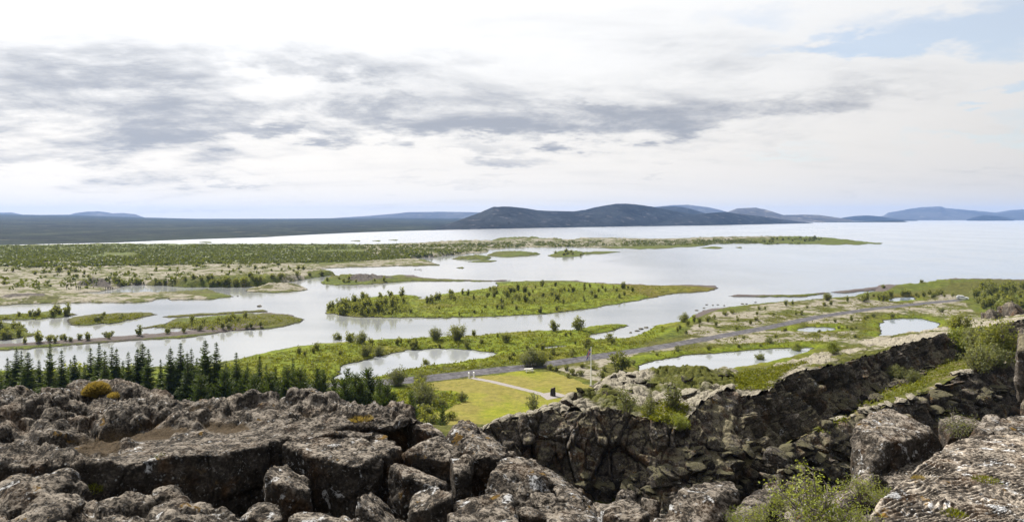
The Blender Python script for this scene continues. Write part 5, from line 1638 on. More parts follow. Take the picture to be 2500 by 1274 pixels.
scatter(22, [(640, 872), (900, 834), (1450, 802), (1430, 830), (1250, 850), (900, 868)], S_wide + S_birch, 1.2, 2.4, 'birch_bush', 'bush on the bright green meadow beside the river', 'bushes on the river meadow')
scatter(18, [(1220, 885), (1260, 850), (1500, 832), (1560, 845), (1440, 866), (1300, 888)], S_wide + S_birch, 1.2, 2.4, 'birch_bush', 'bush on the meadow just beyond the gravel road', 'bushes beyond the road')
scatter(30, [(1600, 830), (1720, 772), (1960, 738), (2120, 742), (1960, 772), (1780, 812)], S_wide + S_birch, 1.0, 2.2, 'birch_bush', 'bush on the mossy lava between the lake shore and the road', 'bushes between shore and road')
scatter(26, [(1500, 878), (1750, 835), (2000, 785), (2320, 748), (2300, 790), (2060, 830), (1800, 856), (1600, 878)], S_wide + S_will, 0.9, 2.0, 'birch_bush', 'bush on the mossy lava between the road and the ponds', 'bushes between road and ponds')
scatter(34, [(2060, 736), (2150, 720), (2300, 716), (2330, 724), (2150, 738)], S_wide + S_birch, 1.6, 3.2, 'birch_bush', 'bush in the thicket by the lagoon and small pond', 'bushes by the lagoon')
scatter(46, [(2360, 745), (2390, 712), (2500, 696), (2540, 700), (2540, 760), (2440, 770)], S_wide + S_birch, 2.8, 5.0, 'birch_bush', 'tall bush in the dense thicket behind the white car', 'bushes behind the car')
scatter(10, [(1390, 925), (1345, 902), (1560, 884), (1560, 900), (1480, 935)], S_will + S_wide, 1.0, 1.9, 'willow_bush', 'low bush on the mossy patch around the flagpole', 'bushes around the flagpole')
scatter(16, [(420, 697), (600, 697), (760, 676), (810, 670), (740, 668), (560, 690), (400, 692)], S_wide, 2.4, 4.2, 'birch_bush', 'dark bush along the rocky bank of the far peninsula', 'bushes on the far rocky bank')
scatter(40, [(-60, 700), (-60, 655), (700, 645), (760, 660), (560, 688), (100, 700)], S_wide, 2.0, 3.6, 'birch_bush', 'dark bush dotted over the pale moss of the far peninsula', 'bushes on the pale moss')
scatter(8, [(785, 692), (800, 682), (850, 680), (980, 680), (900, 690)], S_wide, 1.6, 2.6, 'birch_bush', 'bush on the low rocky spit behind the large island', 'bushes on the rocky spit')
scatter(9, [(1330, 626), (1345, 617), (1420, 613), (1420, 625)], S_wide, 2.0, 3.6, 'birch_bush', 'bush on the small far islet off the peninsula', 'bushes on the small far islet')
scatter(16, [(1850, 594), (1870, 584), (1990, 582), (1990, 592)], S_wide, 3.0, 5.0, 'birch_bush', 'dark bush near the tip of the far peninsula', 'bushes at the peninsula tip')
scatter(60, [(-60, 985), (-60, 925), (560, 915), (760, 935), (930, 950), (930, 985), (500, 990)], W_lite, 2.0, 3.8, 'willow_bush', 'light green bush on the meadow glimpsed between the spruces', 'light bushes behind the spruces')
scatter(20, [(960, 1050), (950, 1000), (1010, 950), (1130, 975), (1100, 1060), (1040, 1070)], S_will + S_wide, 1.4, 2.6, 'willow_bush', 'soft green bush on the bank left of the lawn', 'bushes left of the lawn')

# bushes that stand out singly: px, py of the foot, height m, prototype, label
SOLO = [(1296, 893, 4.6, W_big[0], 'large round grey-green bush behind the picnic table', 'willow_bush'), (1322, 894, 3.4, B_big[1], 'dark half of the round bush right of the picnic table', 'birch_bush'),
        (1343, 902, 1.4, B_big[0], 'low bush at the right foot of the round bush', 'birch_bush'), (968, 940, 4.0, W_big[1], 'round bush standing on the near edge of the road', 'willow_bush'), (1026, 938, 2.7, W_big[0], 'small round bush on the road edge left of the lawn', 'willow_bush'),
        (1303, 1007, 3.6, L_med[1], 'grey-green willow on the near side of the lawn above the gorge wall', 'willow_bush'), (1508, 906, 5.0, B_med[0], 'slender olive tree right of the flagpole', 'birch_shrub'), (1034, 985, 4.2, W_big[0], 'silvery willow left of the lawn', 'willow_bush'),
        (1030, 972, 4.4, B_med[2], 'grey-green bush left of the lawn behind the silvery willow', 'birch_shrub'),
        (1064, 829, 3.8, W_big[1], 'largest round bush on the river bank', 'willow_bush'), (1116, 829, 4.4, B_big[0], 'tall full bush on the river bank, right of the largest round bush', 'birch_bush'), (881, 838, 3.2, B_big[1], 'rounded dark bush on the river bank right of the upright pair', 'birch_bush'), (856, 836, 3.6, B_med[1], 'upright bush on the river bank, middle of three', 'birch_shrub'), (821, 833, 2.8, B_med[0], 'thin small tree on the river bank, leftmost of three', 'birch_shrub'),
        (1353, 808, 3.6, B_med[2], 'sparse bush on the river bank near the grassy point', 'birch_shrub'), (1416, 806, 4.6, B_med[0], 'tall thin birch at the root of the grassy point', 'birch_shrub'), (1235, 835, 3.2, B_med[1], 'upright bush in the middle of the river meadow', 'birch_shrub'), (893, 868, 3.0, B_big[0], 'upright bush beyond the south pond, left of two', 'birch_bush'), (925, 866, 2.6, W_big[0], 'wide bush beyond the south pond, right of two', 'willow_bush'),
        (1040, 893, 2.2, B_med[1], 'small bush on the near bank of the south pond', 'birch_shrub'), (1670, 786, 3.0, B_big[1], 'dark bush at the water where the lake shore turns', 'birch_bush'), (2020, 734, 3.4, B_big[0], 'single dark bush on the shore below the gravel bar', 'birch_bush'), (1944, 860, 3.0, Y_big[0], 'bright green bush at the right end of the long pond', 'willow_bush'), (1855, 882, 2.6, B_med[1], 'bare thin shrub at the near edge of the long pond', 'birch_shrub'),
        (2155, 704, 2.2, B_med[0], 'small bush where the gravel bar meets the land', 'birch_shrub'), (2250, 690, 2.0, B_med[1], 'small bush on the far dark headland', 'birch_shrub')]
for px, py, h, pr, lab, nm in SOLO:
    q = ground_at(px, py)
    plant(nm, pr, (q[0], q[1], q[2] - 0.05), h, px * 0.31, lab, 'bush' if nm != 'birch_shrub' else 'shrub')
# bushes in the gorge and on the ridge: px, py of the foot
GSOLO = [(2345, 862, 3.0, Y_big[1], 'bright yellow-green bush at the end of the gorge wall', 'willow_bush'), (2400, 872, 3.7, W_big[1], 'biggest rounded bush in the gorge at the right', 'birch_bush'), (2452, 878, 3.5, B_big[1], 'dark rounded bush in the gorge behind the tall pillar', 'birch_bush'), (2430, 895, 2.2, W_big[0], 'soft low willow in front of the biggest bush in the gorge', 'willow_bush'),
         (2350, 815, 2.6, B_med[0], 'reddish-brown upright shrub behind the bright bush', 'birch_shrub'), (2330, 800, 1.8, Y_big[0], 'small bright bush on the ridge behind the upright shrub', 'willow_bush'), (2390, 905, 2.4, W_big[1], 'low soft willow on the gorge floor at the right', 'willow_bush'),
         (1530, 1008, 1.7, L_med[1], 'light green birch on the ridge above the sheer wall, left of three', 'birch_shrub'), (1585, 1012, 1.3, L_med[2], 'light green birch on the ridge above the sheer wall, middle of three', 'birch_shrub'), (1640, 1000, 2.1, L_med[0], 'taller birch on the ridge above the sheer wall, right of three', 'birch_shrub'), (1660, 1046, 1.0, Y_big[1], 'bright shrub hanging over the notch in the gorge wall', 'willow_bush'),
         (2035, 862, 1.4, Y_big[0], 'small bright sapling on the ridge above the gorge wall', 'willow_bush'), (2190, 925, 1.5, W_big[0], 'low willow on the green gorge floor, left of two', 'willow_bush'), (2230, 935, 1.3, W_big[1], 'low willow on the green gorge floor, right of two', 'willow_bush')]
for px, py, h, pr, lab, nm in GSOLO:
    q = see(px, py, GORGE)
    if q is None:
        q = P(px, py, 80)
    plant(nm, pr, (q[0], q[1], q[2] - 0.05), h, px * 0.31, lab, 'bush' if nm != 'birch_shrub' else 'shrub')


# ------------------------------------------------------------------ masses of low plants nobody could count
def clumps(name, regions, mat, size, seed, leaf=0.5, per=14, flat=0.6, bvh=None, lowz=0.2, noise_t=-9.0, noise_s=0.02):
    r = np.random.default_rng(seed)
    Cs, Ss = [], []
    for (poly, n) in regions:
        poly = np.array(poly, float)
        px = r.uniform(poly[:, 0].min(), poly[:, 0].max(), n * 3)
        py = r.uniform(poly[:, 1].min(), poly[:, 1].max(), n * 3)
        okk = in_poly(px, py, poly)
        px, py = px[okk][:n], py[okk][:n]
        for a, b in zip(px, py):
            h = see(a, b, bvh or PLAIN)
            if h is None or h[2] < lowz:
                continue
            Cs.append(h)
    Cs = np.array(Cs)
    keep = fbm(np.column_stack([Cs[:, :2] * noise_s, np.zeros(len(Cs))]), 3) > noise_t
    rd = dist_poly(Cs[:, 0], Cs[:, 1], road_w, False)
    ld = in_poly(Cs[:, 0], Cs[:, 1], lawn_w)
    Cs = Cs[keep & (rd > 3.0) & ~ld]
    s = size * r.uniform(0.5, 1.3, len(Cs))
    idx = np.repeat(np.arange(len(Cs)), per)
    off = r.normal(size=(len(idx), 3)) * np.array([0.42, 0.42, 0.25]) * s[idx][:, None]
    off[:, 2] = np.abs(off[:, 2]) * flat * 1.6
    V, Fc = quads(Cs[idx] + off, s[idx] * leaf * r.uniform(0.6, 1.2, len(idx)), r, None, 0.7)
    return obj(name, mesh_np(name, V, Fc, smooth=False), M[mat], kind='stuff', label=None)


o = clumps('birch_scrub', [([(-200, 603), (0, 601), (269, 597), (1050, 598), (1200, 594), (1190, 612), (1000, 630), (850, 640), (400, 648), (-200, 655)], 9000), ([(1200, 592), (2020, 582), (1960, 595), (1200, 606)], 1500), ([(-200, 655), (700, 640), (800, 660), (-200, 735)], 260)], 'scrub', 2.3, 3, 0.36, 11, 0.75, None, 0.3, -0.22, 0.012)
o['label'] = 'dense low birch scrub covering the far peninsula'
o['category'] = 'scrub'
o = clumps('heath_plants', [([(480, 925), (600, 875), (850, 836), (1540, 793), (1640, 800), (1560, 850), (1300, 892), (900, 935), (600, 960), (-100, 960), (-100, 915)], 5200), ([(795, 768), (820, 742), (1210, 692), (1400, 688), (1700, 702), (1350, 766), (1060, 776)], 2800), ([(1560, 893), (1600, 850), (1800, 770), (2100, 730), (2350, 720), (2330, 790), (2000, 840), (1800, 860)], 1000), ([(-60, 782), (50, 767), (185, 765), (60, 781)], 160), ([(165, 792), (230, 769), (370, 765), (280, 789)], 300), ([(350, 801), (500, 777), (700, 769), (735, 784), (560, 806)], 500), ([(1250, 690), (1290, 615), (1330, 615), (1330, 640)], 60), ([(940, 1065), (940, 960), (1020, 945), (1140, 968), (1120, 990), (1060, 1020), (1080, 1070)], 900)], 'cover', 0.80, 5, 0.24, 11, 0.55, None, 0.25)
oth = clumps('island_thicket', [([(797, 766), (800, 750), (880, 732), (990, 724), (1010, 760), (930, 772)], 700), ([(1030, 742), (1080, 725), (1230, 705), (1330, 705), (1530, 710), (1380, 742), (1200, 748)], 900), ([(430, 797), (480, 787), (600, 774), (590, 788), (480, 800)], 120), ([(-40, 829), (-40, 795), (60, 800), (95, 815), (40, 824)], 120)], 'birch', 1.4, 15, 0.16, 14, 1.1, None, 0.25, -0.1, 0.03)
oth['label'] = 'tangled low birch thicket among the young trees on the islands'
oth['category'] = 'thicket'
o['label'] = 'low green heath plants and grass hummocks on the plain'
o['category'] = 'heath'

o = clumps('gorge_plants', [([(2000, 1060), (2130, 985), (2230, 960), (2340, 905), (2480, 872), (2440, 850), (2330, 870), (2250, 905), (2150, 955), (2050, 1020)], 1500), ([(1790, 950), (1800, 910), (1900, 895), (1980, 880), (1900, 920), (1870, 950)], 500), ([(1560, 1015), (1590, 980), (1680, 985), (1670, 1045), (1620, 1030)], 300)], 'cover', 0.42, 9, 0.17, 16, 0.5, GORGE)
o['label'] = 'low olive plants on the turf of the gorge and ridge'
o['category'] = 'heath'

# ------------------------------------------------------------------ grass cushion and plants among the near rocks
NEARROCK = surf_bvh(('lava_plateau', 'lava_ledge', 'ropy_lava_slab', 'bedrock'))


def tuft(name, px, py, rad, hgt, n, mat, label, cat, leaf, seed, upness=0.5, D=None):
    r = np.random.default_rng(seed)
    c = see(px, py, NEARROCK)
    if c is None:
        c = P(px, py, D or 14)
    th = r.uniform(0, 6.28, n)
    ph = np.arccos(r.uniform(0.0, 1, n))
    dirs = np.stack([np.sin(ph) * np.cos(th), np.sin(ph) * np.sin(th), np.cos(ph)], 1)
    C = dirs * np.array([rad, rad, hgt]) * r.uniform(0.8, 1.02, n)[:, None]
    V, Fc = quads(C, leaf * r.uniform(0.6, 1.3, n), r, dirs + np.array([0, 0, upness]), 0.16)
    core = ico(3, seed, 1, 1, 1, 0.35)
    o = obj(name, None, None, label=label, cat=cat, loc=(c[0], c[1], c[2] - 0.06))
    core.materials.append(M[mat])
    if hgt > 0.2:
        obj('turf', core, None, parent=o, scale=(rad * 0.8, rad * 0.8, hgt * 0.72))
    obj('blades', mesh_np('blades', V, Fc, smooth=False), M[mat], parent=o)
    return o


tuft('grass_cushion', 236, 955, 0.30, 0.26, 4500, 'tuft', 'golden dry grass cushion on the highest knob of the lava plateau', 'grass tuft', 0.09, 31)
tuft('grass_cushion', 285, 962, 0.22, 0.10, 900, 'tuft', 'low strip of dry grass right of the golden cushion', 'grass tuft', 0.05, 32)
tuft('grass_cushion', 880, 1016, 0.30, 0.06, 500, 'tuft', 'thin patch of dry grass in the gap of the pale slab near the plateau end', 'grass tuft', 0.05, 33)
tuft('heather_patch', 2410, 1172, 0.28, 0.09, 700, 'cover', 'olive heather patch in the middle of the ropy slab', 'heather', 0.035, 34)
tuft('heather_patch', 2330, 1250, 0.20, 0.08, 500, 'cover', 'olive heather patch near the bottom of the ropy slab', 'heather', 0.035, 35)
tuft('heather_patch', 2245, 1165, 0.13, 0.08, 350, 'tuft', 'brownish heather tuft on the left edge of the ropy slab', 'heather', 0.03, 36)
tuft('heather_patch', 225, 1192, 0.20, 0.16, 500, 'cover', 'sprig of olive leaves in the dark hollow under the plateau lip', 'heather', 0.035, 37)
tuft('heather_patch', 395, 1108, 0.12, 0.05, 300, 'cover', 'small yellow-green tuft where the sandy hollow meets the pale slab', 'heather', 0.03, 38)

NW = [shrub_proto(300 + k, 1250, 0.024, 'bright', 1.35, 0.85, 15, gap=0.25) for k in range(3)]
for px, py, D, h, k, lab in [(1985, 1262, 11.0, 0.92, 0, 'largest pale green willow shrub with bare twigs beneath the sunlit block'), (2105, 1215, 12.2, 0.50, 1, 'willow shrub at the left edge of the ropy slab'), (1850, 1290, 10.6, 0.48, 2, 'willow shrub at the bottom edge left of the largest willow'), (1905, 1150 + 96, 11.6, 0.42, 1, 'small willow shrub growing from the sharp-edged slab'),
                             (2095, 1310, 10.3, 0.55, 2, 'willow shrub at the bottom edge right of the largest willow'), (1940, 1325, 10.2, 0.62, 0, 'willow shrub cut by the bottom edge under the largest willow'),
                             (2035, 1300, 10.7, 0.62, 1, 'bushy willow shrub right beside the stems of the largest willow'), (2150, 1235, 11.6, 0.40, 2, 'lowest willow shrub hugging the ropy slab edge'), (1795, 1290, 10.9, 0.36, 0, 'leftmost small willow shrub on the pitted boulder side')]:
    q = P(px, py, D)
    plant('willow_shrub', NW[k], q, h, px * 0.9, lab, 'shrub', 'willow shrubs in the near rocks')
NG = shrub_proto(310, 900, 0.02, 'willow', 1.3, 0.7, 10)
plant('willow_shrub', NG, P(2345, 1062, 20.5), 1.0, 1.0, 'small grey-leaved bush in front of the grey block right of the outcrop', 'shrub')


# ------------------------------------------------------------------ made things
def box(bm, x0, x1, y0, y1, z0, z1, bev=0.0):
    r = bmesh.ops.create_cube(bm, size=1.0)
    for v in r['verts']:
        v.co = Vector(((x0 + x1) / 2 + v.co.x * (x1 - x0), (y0 + y1) / 2 + v.co.y * (y1 - y0), (z0 + z1) / 2 + v.co.z * (z1 - z0)))
    return r['verts']


def bm_obj(name, fn, mat, parent=None, bevel=0.0, **kw):
    bm = bmesh.new()
    fn(bm)
    if bevel:
        bmesh.ops.bevel(bm, geom=list(bm.edges), offset=bevel, segments=2, affect='EDGES', clamp_overlap=True)
    bmesh.ops.recalc_face_normals(bm, faces=bm.faces)
    me = bpy.data.meshes.new(name)
    bm.to_mesh(me)
    bm.free()
    return obj(name, me, mat, parent=parent, **kw)


def cyl(bm, r0, r1, z0, z1, k=16, cx=0, cy=0):
    r = bmesh.ops.create_cone(bm, cap_ends=True, segments=k, radius1=r0, radius2=r1, depth=z1 - z0)
    bmesh.ops.translate(bm, verts=r['verts'], vec=(cx, cy, (z0 + z1) / 2))
    return r['verts']


# flagpole
q = G(1443, 942, Z0)
fp = obj('flagpole', None, label='white flagpole with a limp blue flag at the right edge of the lawn', cat='flagpole', loc=q)
bm_obj('pole', lambda b: cyl(b, 0.12, 0.07, 0, 7.9, 14), M['white'], fp)
bm_obj('sleeve', lambda b: cyl(b, 0.18, 0.17, 0, 1.15, 14), M['white'], fp)
bm_obj('finial', lambda b: (cyl(b, 0.06, 0.06, 7.9, 7.96, 14), cyl(b, 0.06, 0.01, 7.96, 8.04, 14)), M['white'], fp)
bm_obj('base_plate', lambda b: (cyl(b, 0.45, 0.42, 0, 0.10, 18),), mat_plain('dark_footing', (0.09, 0.08, 0.07), 0.9, 0.2), fp)


def mat_flag():
    m, N, out = new_mat('flag_cloth')
    uv = N.attr('along')
    vv = N.attr('across')
    inred = N.m('MAXIMUM', N.m('LESS_THAN', N.m('ABSOLUTE', N.m('SUBTRACT', uv, 0.32)), 0.055), N.m('LESS_THAN', N.m('ABSOLUTE', N.m('SUBTRACT', vv, 0.5)), 0.06))
    inwh = N.m('MAXIMUM', N.m('LESS_THAN', N.m('ABSOLUTE', N.m('SUBTRACT', uv, 0.32)), 0.105), N.m('LESS_THAN', N.m('ABSOLUTE', N.m('SUBTRACT', vv, 0.5)), 0.12))
    c = N.mix(inwh, (0.012, 0.035, 0.24), (0.75, 0.75, 0.75))
    c = N.mix(inred, c, (0.55, 0.03, 0.05))
    principled(N, out, c, 0.8, None, 0.2)
    return m


nu, nv = 26, 20
U, W_ = np.meshgrid(np.linspace(0, 1, nu), np.linspace(0, 1, nv))
# hanging cloth: hoist edge on the pole from 7.6 m to 6.4 m, fly end drooping
hx = -0.10 - 0.80 * U ** 0.7
hy = 0.14 * np.sin(U * 13 + W_ * 3) * U
hz = 7.6 - 1.25 * W_ - 1.25 * U ** 1.3
V = np.stack([hx, hy, hz], -1).reshape(-1, 3)
obj('flag', mesh_np('flag', V, grid_faces(nv, nu), {'along': U.ravel(), 'across': W_.ravel()}), mat_flag(), parent=fp)

# two white gate posts
for px, lab in ((1145, 'white round-topped gate post, left of the pair at the head of the path'), (1157, 'white round-topped gate post, right of the pair at the head of the path')):
    q = G(px, 922.5 - (px - 1145) * 0.1, Z0)
    o = obj('gate_post', None, label=lab, cat='post', group='gate posts at the path', loc=q)
    bm_obj('shaft', lambda b: cyl(b, 0.17, 0.17, 0, 1.10, 20), M['white'], o)
    bm_obj('cap', lambda b: (cyl(b, 0.19, 0.19, 1.10, 1.15, 20), cyl(b, 0.19, 0.05, 1.15, 1.24, 20)), M['white'], o)

# picnic table: top of planks, two benches, two A-frames
q = G(1291, 907.5, Z0)
pt = obj('picnic_table', None, label='pale weathered wooden picnic table in front of the round bush', cat='table', loc=q, rot=(0, 0, math.radians(14)))
for k in range(5):
    bm_obj('top_plank', lambda b, k=k: box(b, -0.95, 0.95, -0.36 + k * 0.15, -0.36 + k * 0.15 + 0.13, 0.72, 0.765), M['wood'], pt, 0.008)
for s in (-1, 1):
    for k in range(2):
        y0 = s * 0.72 - 0.15 + k * 0.155
        bm_obj('bench_plank', lambda b, y0=y0: box(b, -0.95, 0.95, y0, y0 + 0.14, 0.42, 0.46), M['wood'], pt, 0.008)
for sx in (-0.65, 0.65):
    def aframe(b, sx=sx):
        for s in (-1, 1):
            vs = box(b, sx - 0.04, sx + 0.04, -0.05, 0.05, 0, 0.74)
            for v in vs:
                v.co.y += s * (0.62 - 0.42 * v.co.z / 0.74)
        box(b, sx + 0.045, sx + 0.085, -0.88, 0.88, 0.34, 0.42)
        box(b, sx + 0.045, sx + 0.085, -0.34, 0.34, 0.64, 0.715)
    bm_obj('leg_frame', aframe, M['wood'], pt)

# standing stone
q = G(1349, 970, Z0)
st = block_mesh('standing_stone', [(1344.0, 949, 135.6), (1345, 947, 136.1), (1352, 944, 136.1), (1355.5, 944, 135.6), (1355.5, 945, 135.3), (1350, 948, 135.3)], 2.05, 1.12, 0.07, 50, 0.05, 0.04, 0.02, 2, 0)
cc = np.array([P(1349.5, 970, 135.7)])[0]
so_ = obj('standing_stone', None, label='dark brown standing stone with turf top on the paved pad', cat='monument', loc=(cc[0], cc[1], Z0))
st.transform(Matrix.Translation((-cc[0], -cc[1], -Z0)))
obj('stone', st, mat_rock('brown_basalt', scale=1.0, tone=0.85, pale=0.1, lichen=0.72), parent=so_)
tp = ico(3, 4, 0.42, 0.32, 0.10, 0.3)
tpo = obj('turf_cap', tp, M['tuft'], parent=so_)
zt = max(v.co.z for v in st.vertices)
xt = np.mean([v.co.x for v in st.vertices if v.co.z > zt - 0.25])
yt = np.mean([v.co.y for v in st.vertices if v.co.z > zt - 0.25])
tpo.location = (xt - 0.05, yt, zt - 0.14)
tpo.rotation_euler = (0, math.radians(-16), 0)

# parked car
CARQ = see(2350, 731, PLAIN)
if CARQ is None:
    CARQ = G(2350, 731, 0.6)
car = obj('parked_car', None, label='white estate car parked at the far end of the gravel road', cat='car', loc=(CARQ[0], CARQ[1], CARQ[2] + 0.02), rot=(0, 0, math.radians(-32)), scale=1.0)
M['carpaint'] = mat_plain('white_car_paint', (0.80, 0.81, 0.83), 0.25, 0.5, 0, 0.02)
M['glass'] = mat_plain('car_glass', (0.015, 0.018, 0.022), 0.05, 0.6, 0, 0.05)
M['tyre'] = mat_plain('tyre_rubber', (0.02, 0.02, 0.02), 0.85, 0.2)
M['alloy'] = mat_plain('wheel_alloy', (0.45, 0.45, 0.47), 0.35, 0.5, 0.6)
M['dark'] = mat_plain('dark_trim', (0.025, 0.025, 0.028), 0.6, 0.3)
M['lamp'] = mat_plain('lamp_glass', (0.65, 0.66, 0.68), 0.15, 0.6)
# side profile of the body, x forward
prof = [(-2.25, 0.42), (-2.30, 0.75), (-2.24, 1.02), (-2.05, 1.36), (-1.75, 1.56), (-0.9, 1.64), (0.05, 1.60), (0.42, 1.48), (0.98, 1.08), (1.75, 0.98), (2.15, 0.86), (2.28, 0.66), (2.26, 0.38), (1.9, 0.28), (-1.95, 0.28)]


def carbody(b):
    hw = [0.86 if z < 1.1 else 0.86 - (z - 1.08) * 0.34 for x, z in prof]
    L = [b.verts.new((x, -w * (0.9 if abs(x) > 2.1 else 1), z)) for (x, z), w in zip(prof, hw)]
    R_ = [b.verts.new((x, w * (0.9 if abs(x) > 2.1 else 1), z)) for (x, z), w in zip(prof, hw)]
    n = len(prof)
    for i in range(n):
        b.faces.new((L[i], L[(i + 1) % n], R_[(i + 1) % n], R_[i]))
    b.faces.new(L)
    b.faces.new(R_[::-1])


bm_obj('body', carbody, M['carpaint'], car, 0.05)
for s in (-1, 1):
    def sidewin(b, s=s, xa=(-1.85, -1.65, -0.72, -0.72)):
        pts = [(xa[0], 1.10), (xa[1], 1.46), (xa[2], 1.52), (xa[3], 1.10)]
        f = [b.verts.new((x, s * (0.875 - (z - 1.08) * 0.34 + 0.0), z)) for x, z in pts]
        g_ = [b.verts.new((x, s * (0.83 - (z - 1.08) * 0.34), z)) for x, z in pts]
        b.faces.new(f)
        b.faces.new(g_[::-1])
        for i in range(4):
            b.faces.new((f[i], f[(i + 1) % 4], g_[(i + 1) % 4], g_[i]))
    bm_obj('rear_side_window', sidewin, M['glass'], car)
    bm_obj('front_side_window', lambda b, s=s: sidewin(b, s, (-0.62, -0.62, 0.20, 0.72)), M['glass'], car)
    bm_obj('headlight', lambda b, s=s: box(b, 2.02, 2.27, s * 0.62 - 0.16, s * 0.62 + 0.16, 0.70, 0.84), M['lamp'], car, 0.02)
    for xw in (-1.40, 1.42):
        def wheel(b, r=0.34, w=0.12, xw=xw, s=s):
            v = cyl(b, r, r, -w, w, 24)
            bmesh.ops.rotate(b, verts=v, cent=(0, 0, 0), matrix=Matrix.Rotation(math.pi / 2, 3, 'X'))
            bmesh.ops.translate(b, verts=v, vec=(xw, s * 0.80, 0.34))
        wo = bm_obj('wheel', wheel, M['tyre'], car)
        bm_obj('rim', lambda b, xw=xw, s=s: wheel(b, 0.21, 0.13, xw, s), M['alloy'], wo)


def wscreen(b):
    pts = [(0.50, -0.64, 1.455), (0.96, -0.74, 1.105), (0.96, 0.74, 1.105), (0.50, 0.64, 1.455)]
    f = [b.verts.new((x + 0.02, y, z + 0.02)) for x, y, z in pts]
    g_ = [b.verts.new((x - 0.03, y, z - 0.03)) for x, y, z in pts]
    b.faces.new(f)
    b.faces.new(g_[::-1])
    for i in range(4):
        b.faces.new((f[i], f[(i + 1) % 4], g_[(i + 1) % 4], g_[i]))


bm_obj('windscreen', wscreen, M['glass'], car)
bm_obj('grille', lambda b: box(b, 2.18, 2.31, -0.42, 0.42, 0.46, 0.68), M['dark'], car, 0.02)

# ------------------------------------------------------------------ far walkers by the water
M['cloth'] = mat_plain('dark_clothes', (0.022, 0.022, 0.026), 0.9, 0.1)
M['skin'] = mat_plain('skin', (0.45, 0.30, 0.22), 0.7, 0.2)
M['hair'] = mat_plain('dark_hair', (0.03, 0.022, 0.018), 0.8, 0.2)


def person_mesh(seed, stride):
    r = random.Random(seed)
    J = {'pelvis': (0, 0, 0.95), 'chest': (0, 0.02, 1.30), 'neck': (0, 0.03, 1.48), 'head': (0, 0.05, 1.60), 'crown': (0, 0.05, 1.72)}
    edges = [('pelvis', 'chest'), ('chest', 'neck'), ('neck', 'head'), ('head', 'crown')]
    rad = {'pelvis': 0.16, 'chest': 0.18, 'neck': 0.06, 'head': 0.10, 'crown': 0.07}
    for s, nm in ((-1, 'l'), (1, 'r')):
        st_ = stride * s
        J['sh' + nm] = (0.19 * s, 0.02, 1.42)
        J['el' + nm] = (0.24 * s, -0.04 - st_ * 0.4, 1.15)
        J['ha' + nm] = (0.23 * s, 0.06 - st_ * 0.6, 0.90)
        J['hip' + nm] = (0.10 * s, 0, 0.88)
        J['kn' + nm] = (0.11 * s, 0.05 + st_ * 0.6, 0.49)
        J['an' + nm] = (0.11 * s, st_, 0.08)
        J['to' + nm] = (0.12 * s, st_ + 0.17, 0.04)
        edges += [('chest', 'sh' + nm), ('sh' + nm, 'el' + nm), ('el' + nm, 'ha' + nm), ('pelvis', 'hip' + nm), ('hip' + nm, 'kn' + nm), ('kn' + nm, 'an' + nm), ('an' + nm, 'to' + nm)]
        rad.update({'sh' + nm: 0.075, 'el' + nm: 0.05, 'ha' + nm: 0.04, 'hip' + nm: 0.10, 'kn' + nm: 0.065, 'an' + nm: 0.05, 'to' + nm: 0.04})
    keys = list(J)
    me = bpy.data.meshes.new('person')
    me.from_pydata([J[k] for k in keys], [(keys.index(a), keys.index(b)) for a, b in edges], [])
    o = bpy.data.objects.new('tmp', me)
    COL.objects.link(o)
    md = o.modifiers.new('skin', 'SKIN')
    sv = me.skin_vertices[0].data
    for i, k in enumerate(keys):
        sv[i].radius = (rad[k], rad[k])
        sv[i].use_root = (k == 'pelvis')
    o.modifiers.new('sub', 'SUBSURF').levels = 1
    m2 = bpy.data.meshes.new_from_object(o.evaluated_get(bpy.context.evaluated_depsgraph_get()))
    bpy.data.objects.remove(o)
    m2.name = 'person'
    m2.materials.clear()
    m2.materials.append(M['cloth'])
    m2.materials.append(M['skin'])
    m2.materials.append(M['hair'])
    for p in m2.polygons:
        p.use_smooth = True
        c = p.center
        if c.z > 1.66 or (c.z > 1.56 and c.y < 0.02):
            p.material_index = 2
        elif c.z > 1.5 or (c.z < 0.93 and abs(c.x) > 0.20 and c.z > 0.8):
            p.material_index = 1
    return m2


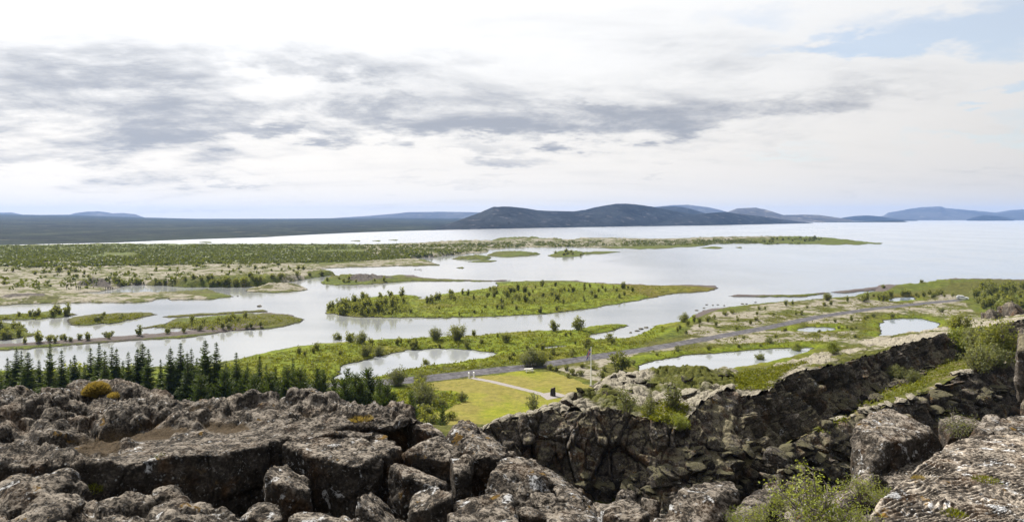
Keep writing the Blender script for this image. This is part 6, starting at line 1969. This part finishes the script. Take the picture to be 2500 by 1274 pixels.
PM = [person_mesh(k, s) for k, s in enumerate((0.0, 0.16, -0.20))]
walkers = [(163, 706, 'person in dark clothes walking alone at the left end of the lakeside path'), (186, 707, 'person in dark clothes left of the small rock, first of three'), (192, 707, 'person in dark clothes left of the small rock, second of three'), (196, 707, 'person in dark clothes left of the small rock, nearest the rock'),
           (258, 708, 'person in dark clothes at the left end of the waterside group'), (263, 708.5, 'person in dark clothes second from the left in the waterside group'), (266, 708, 'person in dark clothes in the middle of the waterside group'), (270, 708, 'person in dark clothes second from the right in the waterside group'), (275.5, 709, 'person in dark clothes at the right end of the waterside group')]
for i, (px, py, lab) in enumerate(walkers):
    q = ground_at(px, py)
    obj('person', PM[i % 3], None, label=lab, cat='person', group='walkers by the far water', loc=q, rot=(0, 0, 1.3 * i), scale=1.0)

# low stones at the shore
for i, (px, py, s) in enumerate([(1725, 744, 0.5), (1740, 745, 0.4), (1752, 744, 0.6), (1768, 746, 0.4), (1812, 742, 0.6), (1845, 738, 0.5), (1822, 742, 0.5), (1700, 758, 0.5), (1718, 752, 0.6), (1540, 812, 0.5), (1556, 808, 0.6), (1565, 803, 0.8), (1578, 800, 0.7), (1140, 823, 0.7), (1455, 816, 0.4), (1180, 819, 0.5), (568, 724, 0.5), (580, 723, 0.5), (634, 748, 1.1), (324, 715, 1.0)]):
    q = G(px, py, 0.0)
    obj('shore_stone', BOUL[i % 6], None, label='dark stone lying in the shallows along the lake shore', cat='stone', group='stones along the shore', loc=(q[0], q[1], 0.1), rot=(0, 0, i * 1.3), scale=(s * 1.3, s, s * 0.6))

# ------------------------------------------------------------------ haze
HB = mesh_np('haze', [(x, y, z) for z in (-8.0, 190.0) for x, y in ((-17000, -600), (17000, -600), (17000, 11000), (-17000, 11000))], [(0, 3, 2, 1), (4, 5, 6, 7), (0, 1, 5, 4), (1, 2, 6, 5), (2, 3, 7, 6), (3, 0, 4, 7)], smooth=False)
hm, N, out = new_mat('haze_air')
pv = N.new('ShaderNodeVolumePrincipled')
pv.inputs['Color'].default_value = (0.30, 0.52, 1.0, 1)
pv.inputs['Density'].default_value = 0.000054
pv.inputs['Anisotropy'].default_value = 0.0
N.l.new(pv.outputs[0], out.inputs['Volume'])
hz_o = obj('haze', HB, hm, kind='stuff', label='thin blue haze in the distant air', cat='haze')
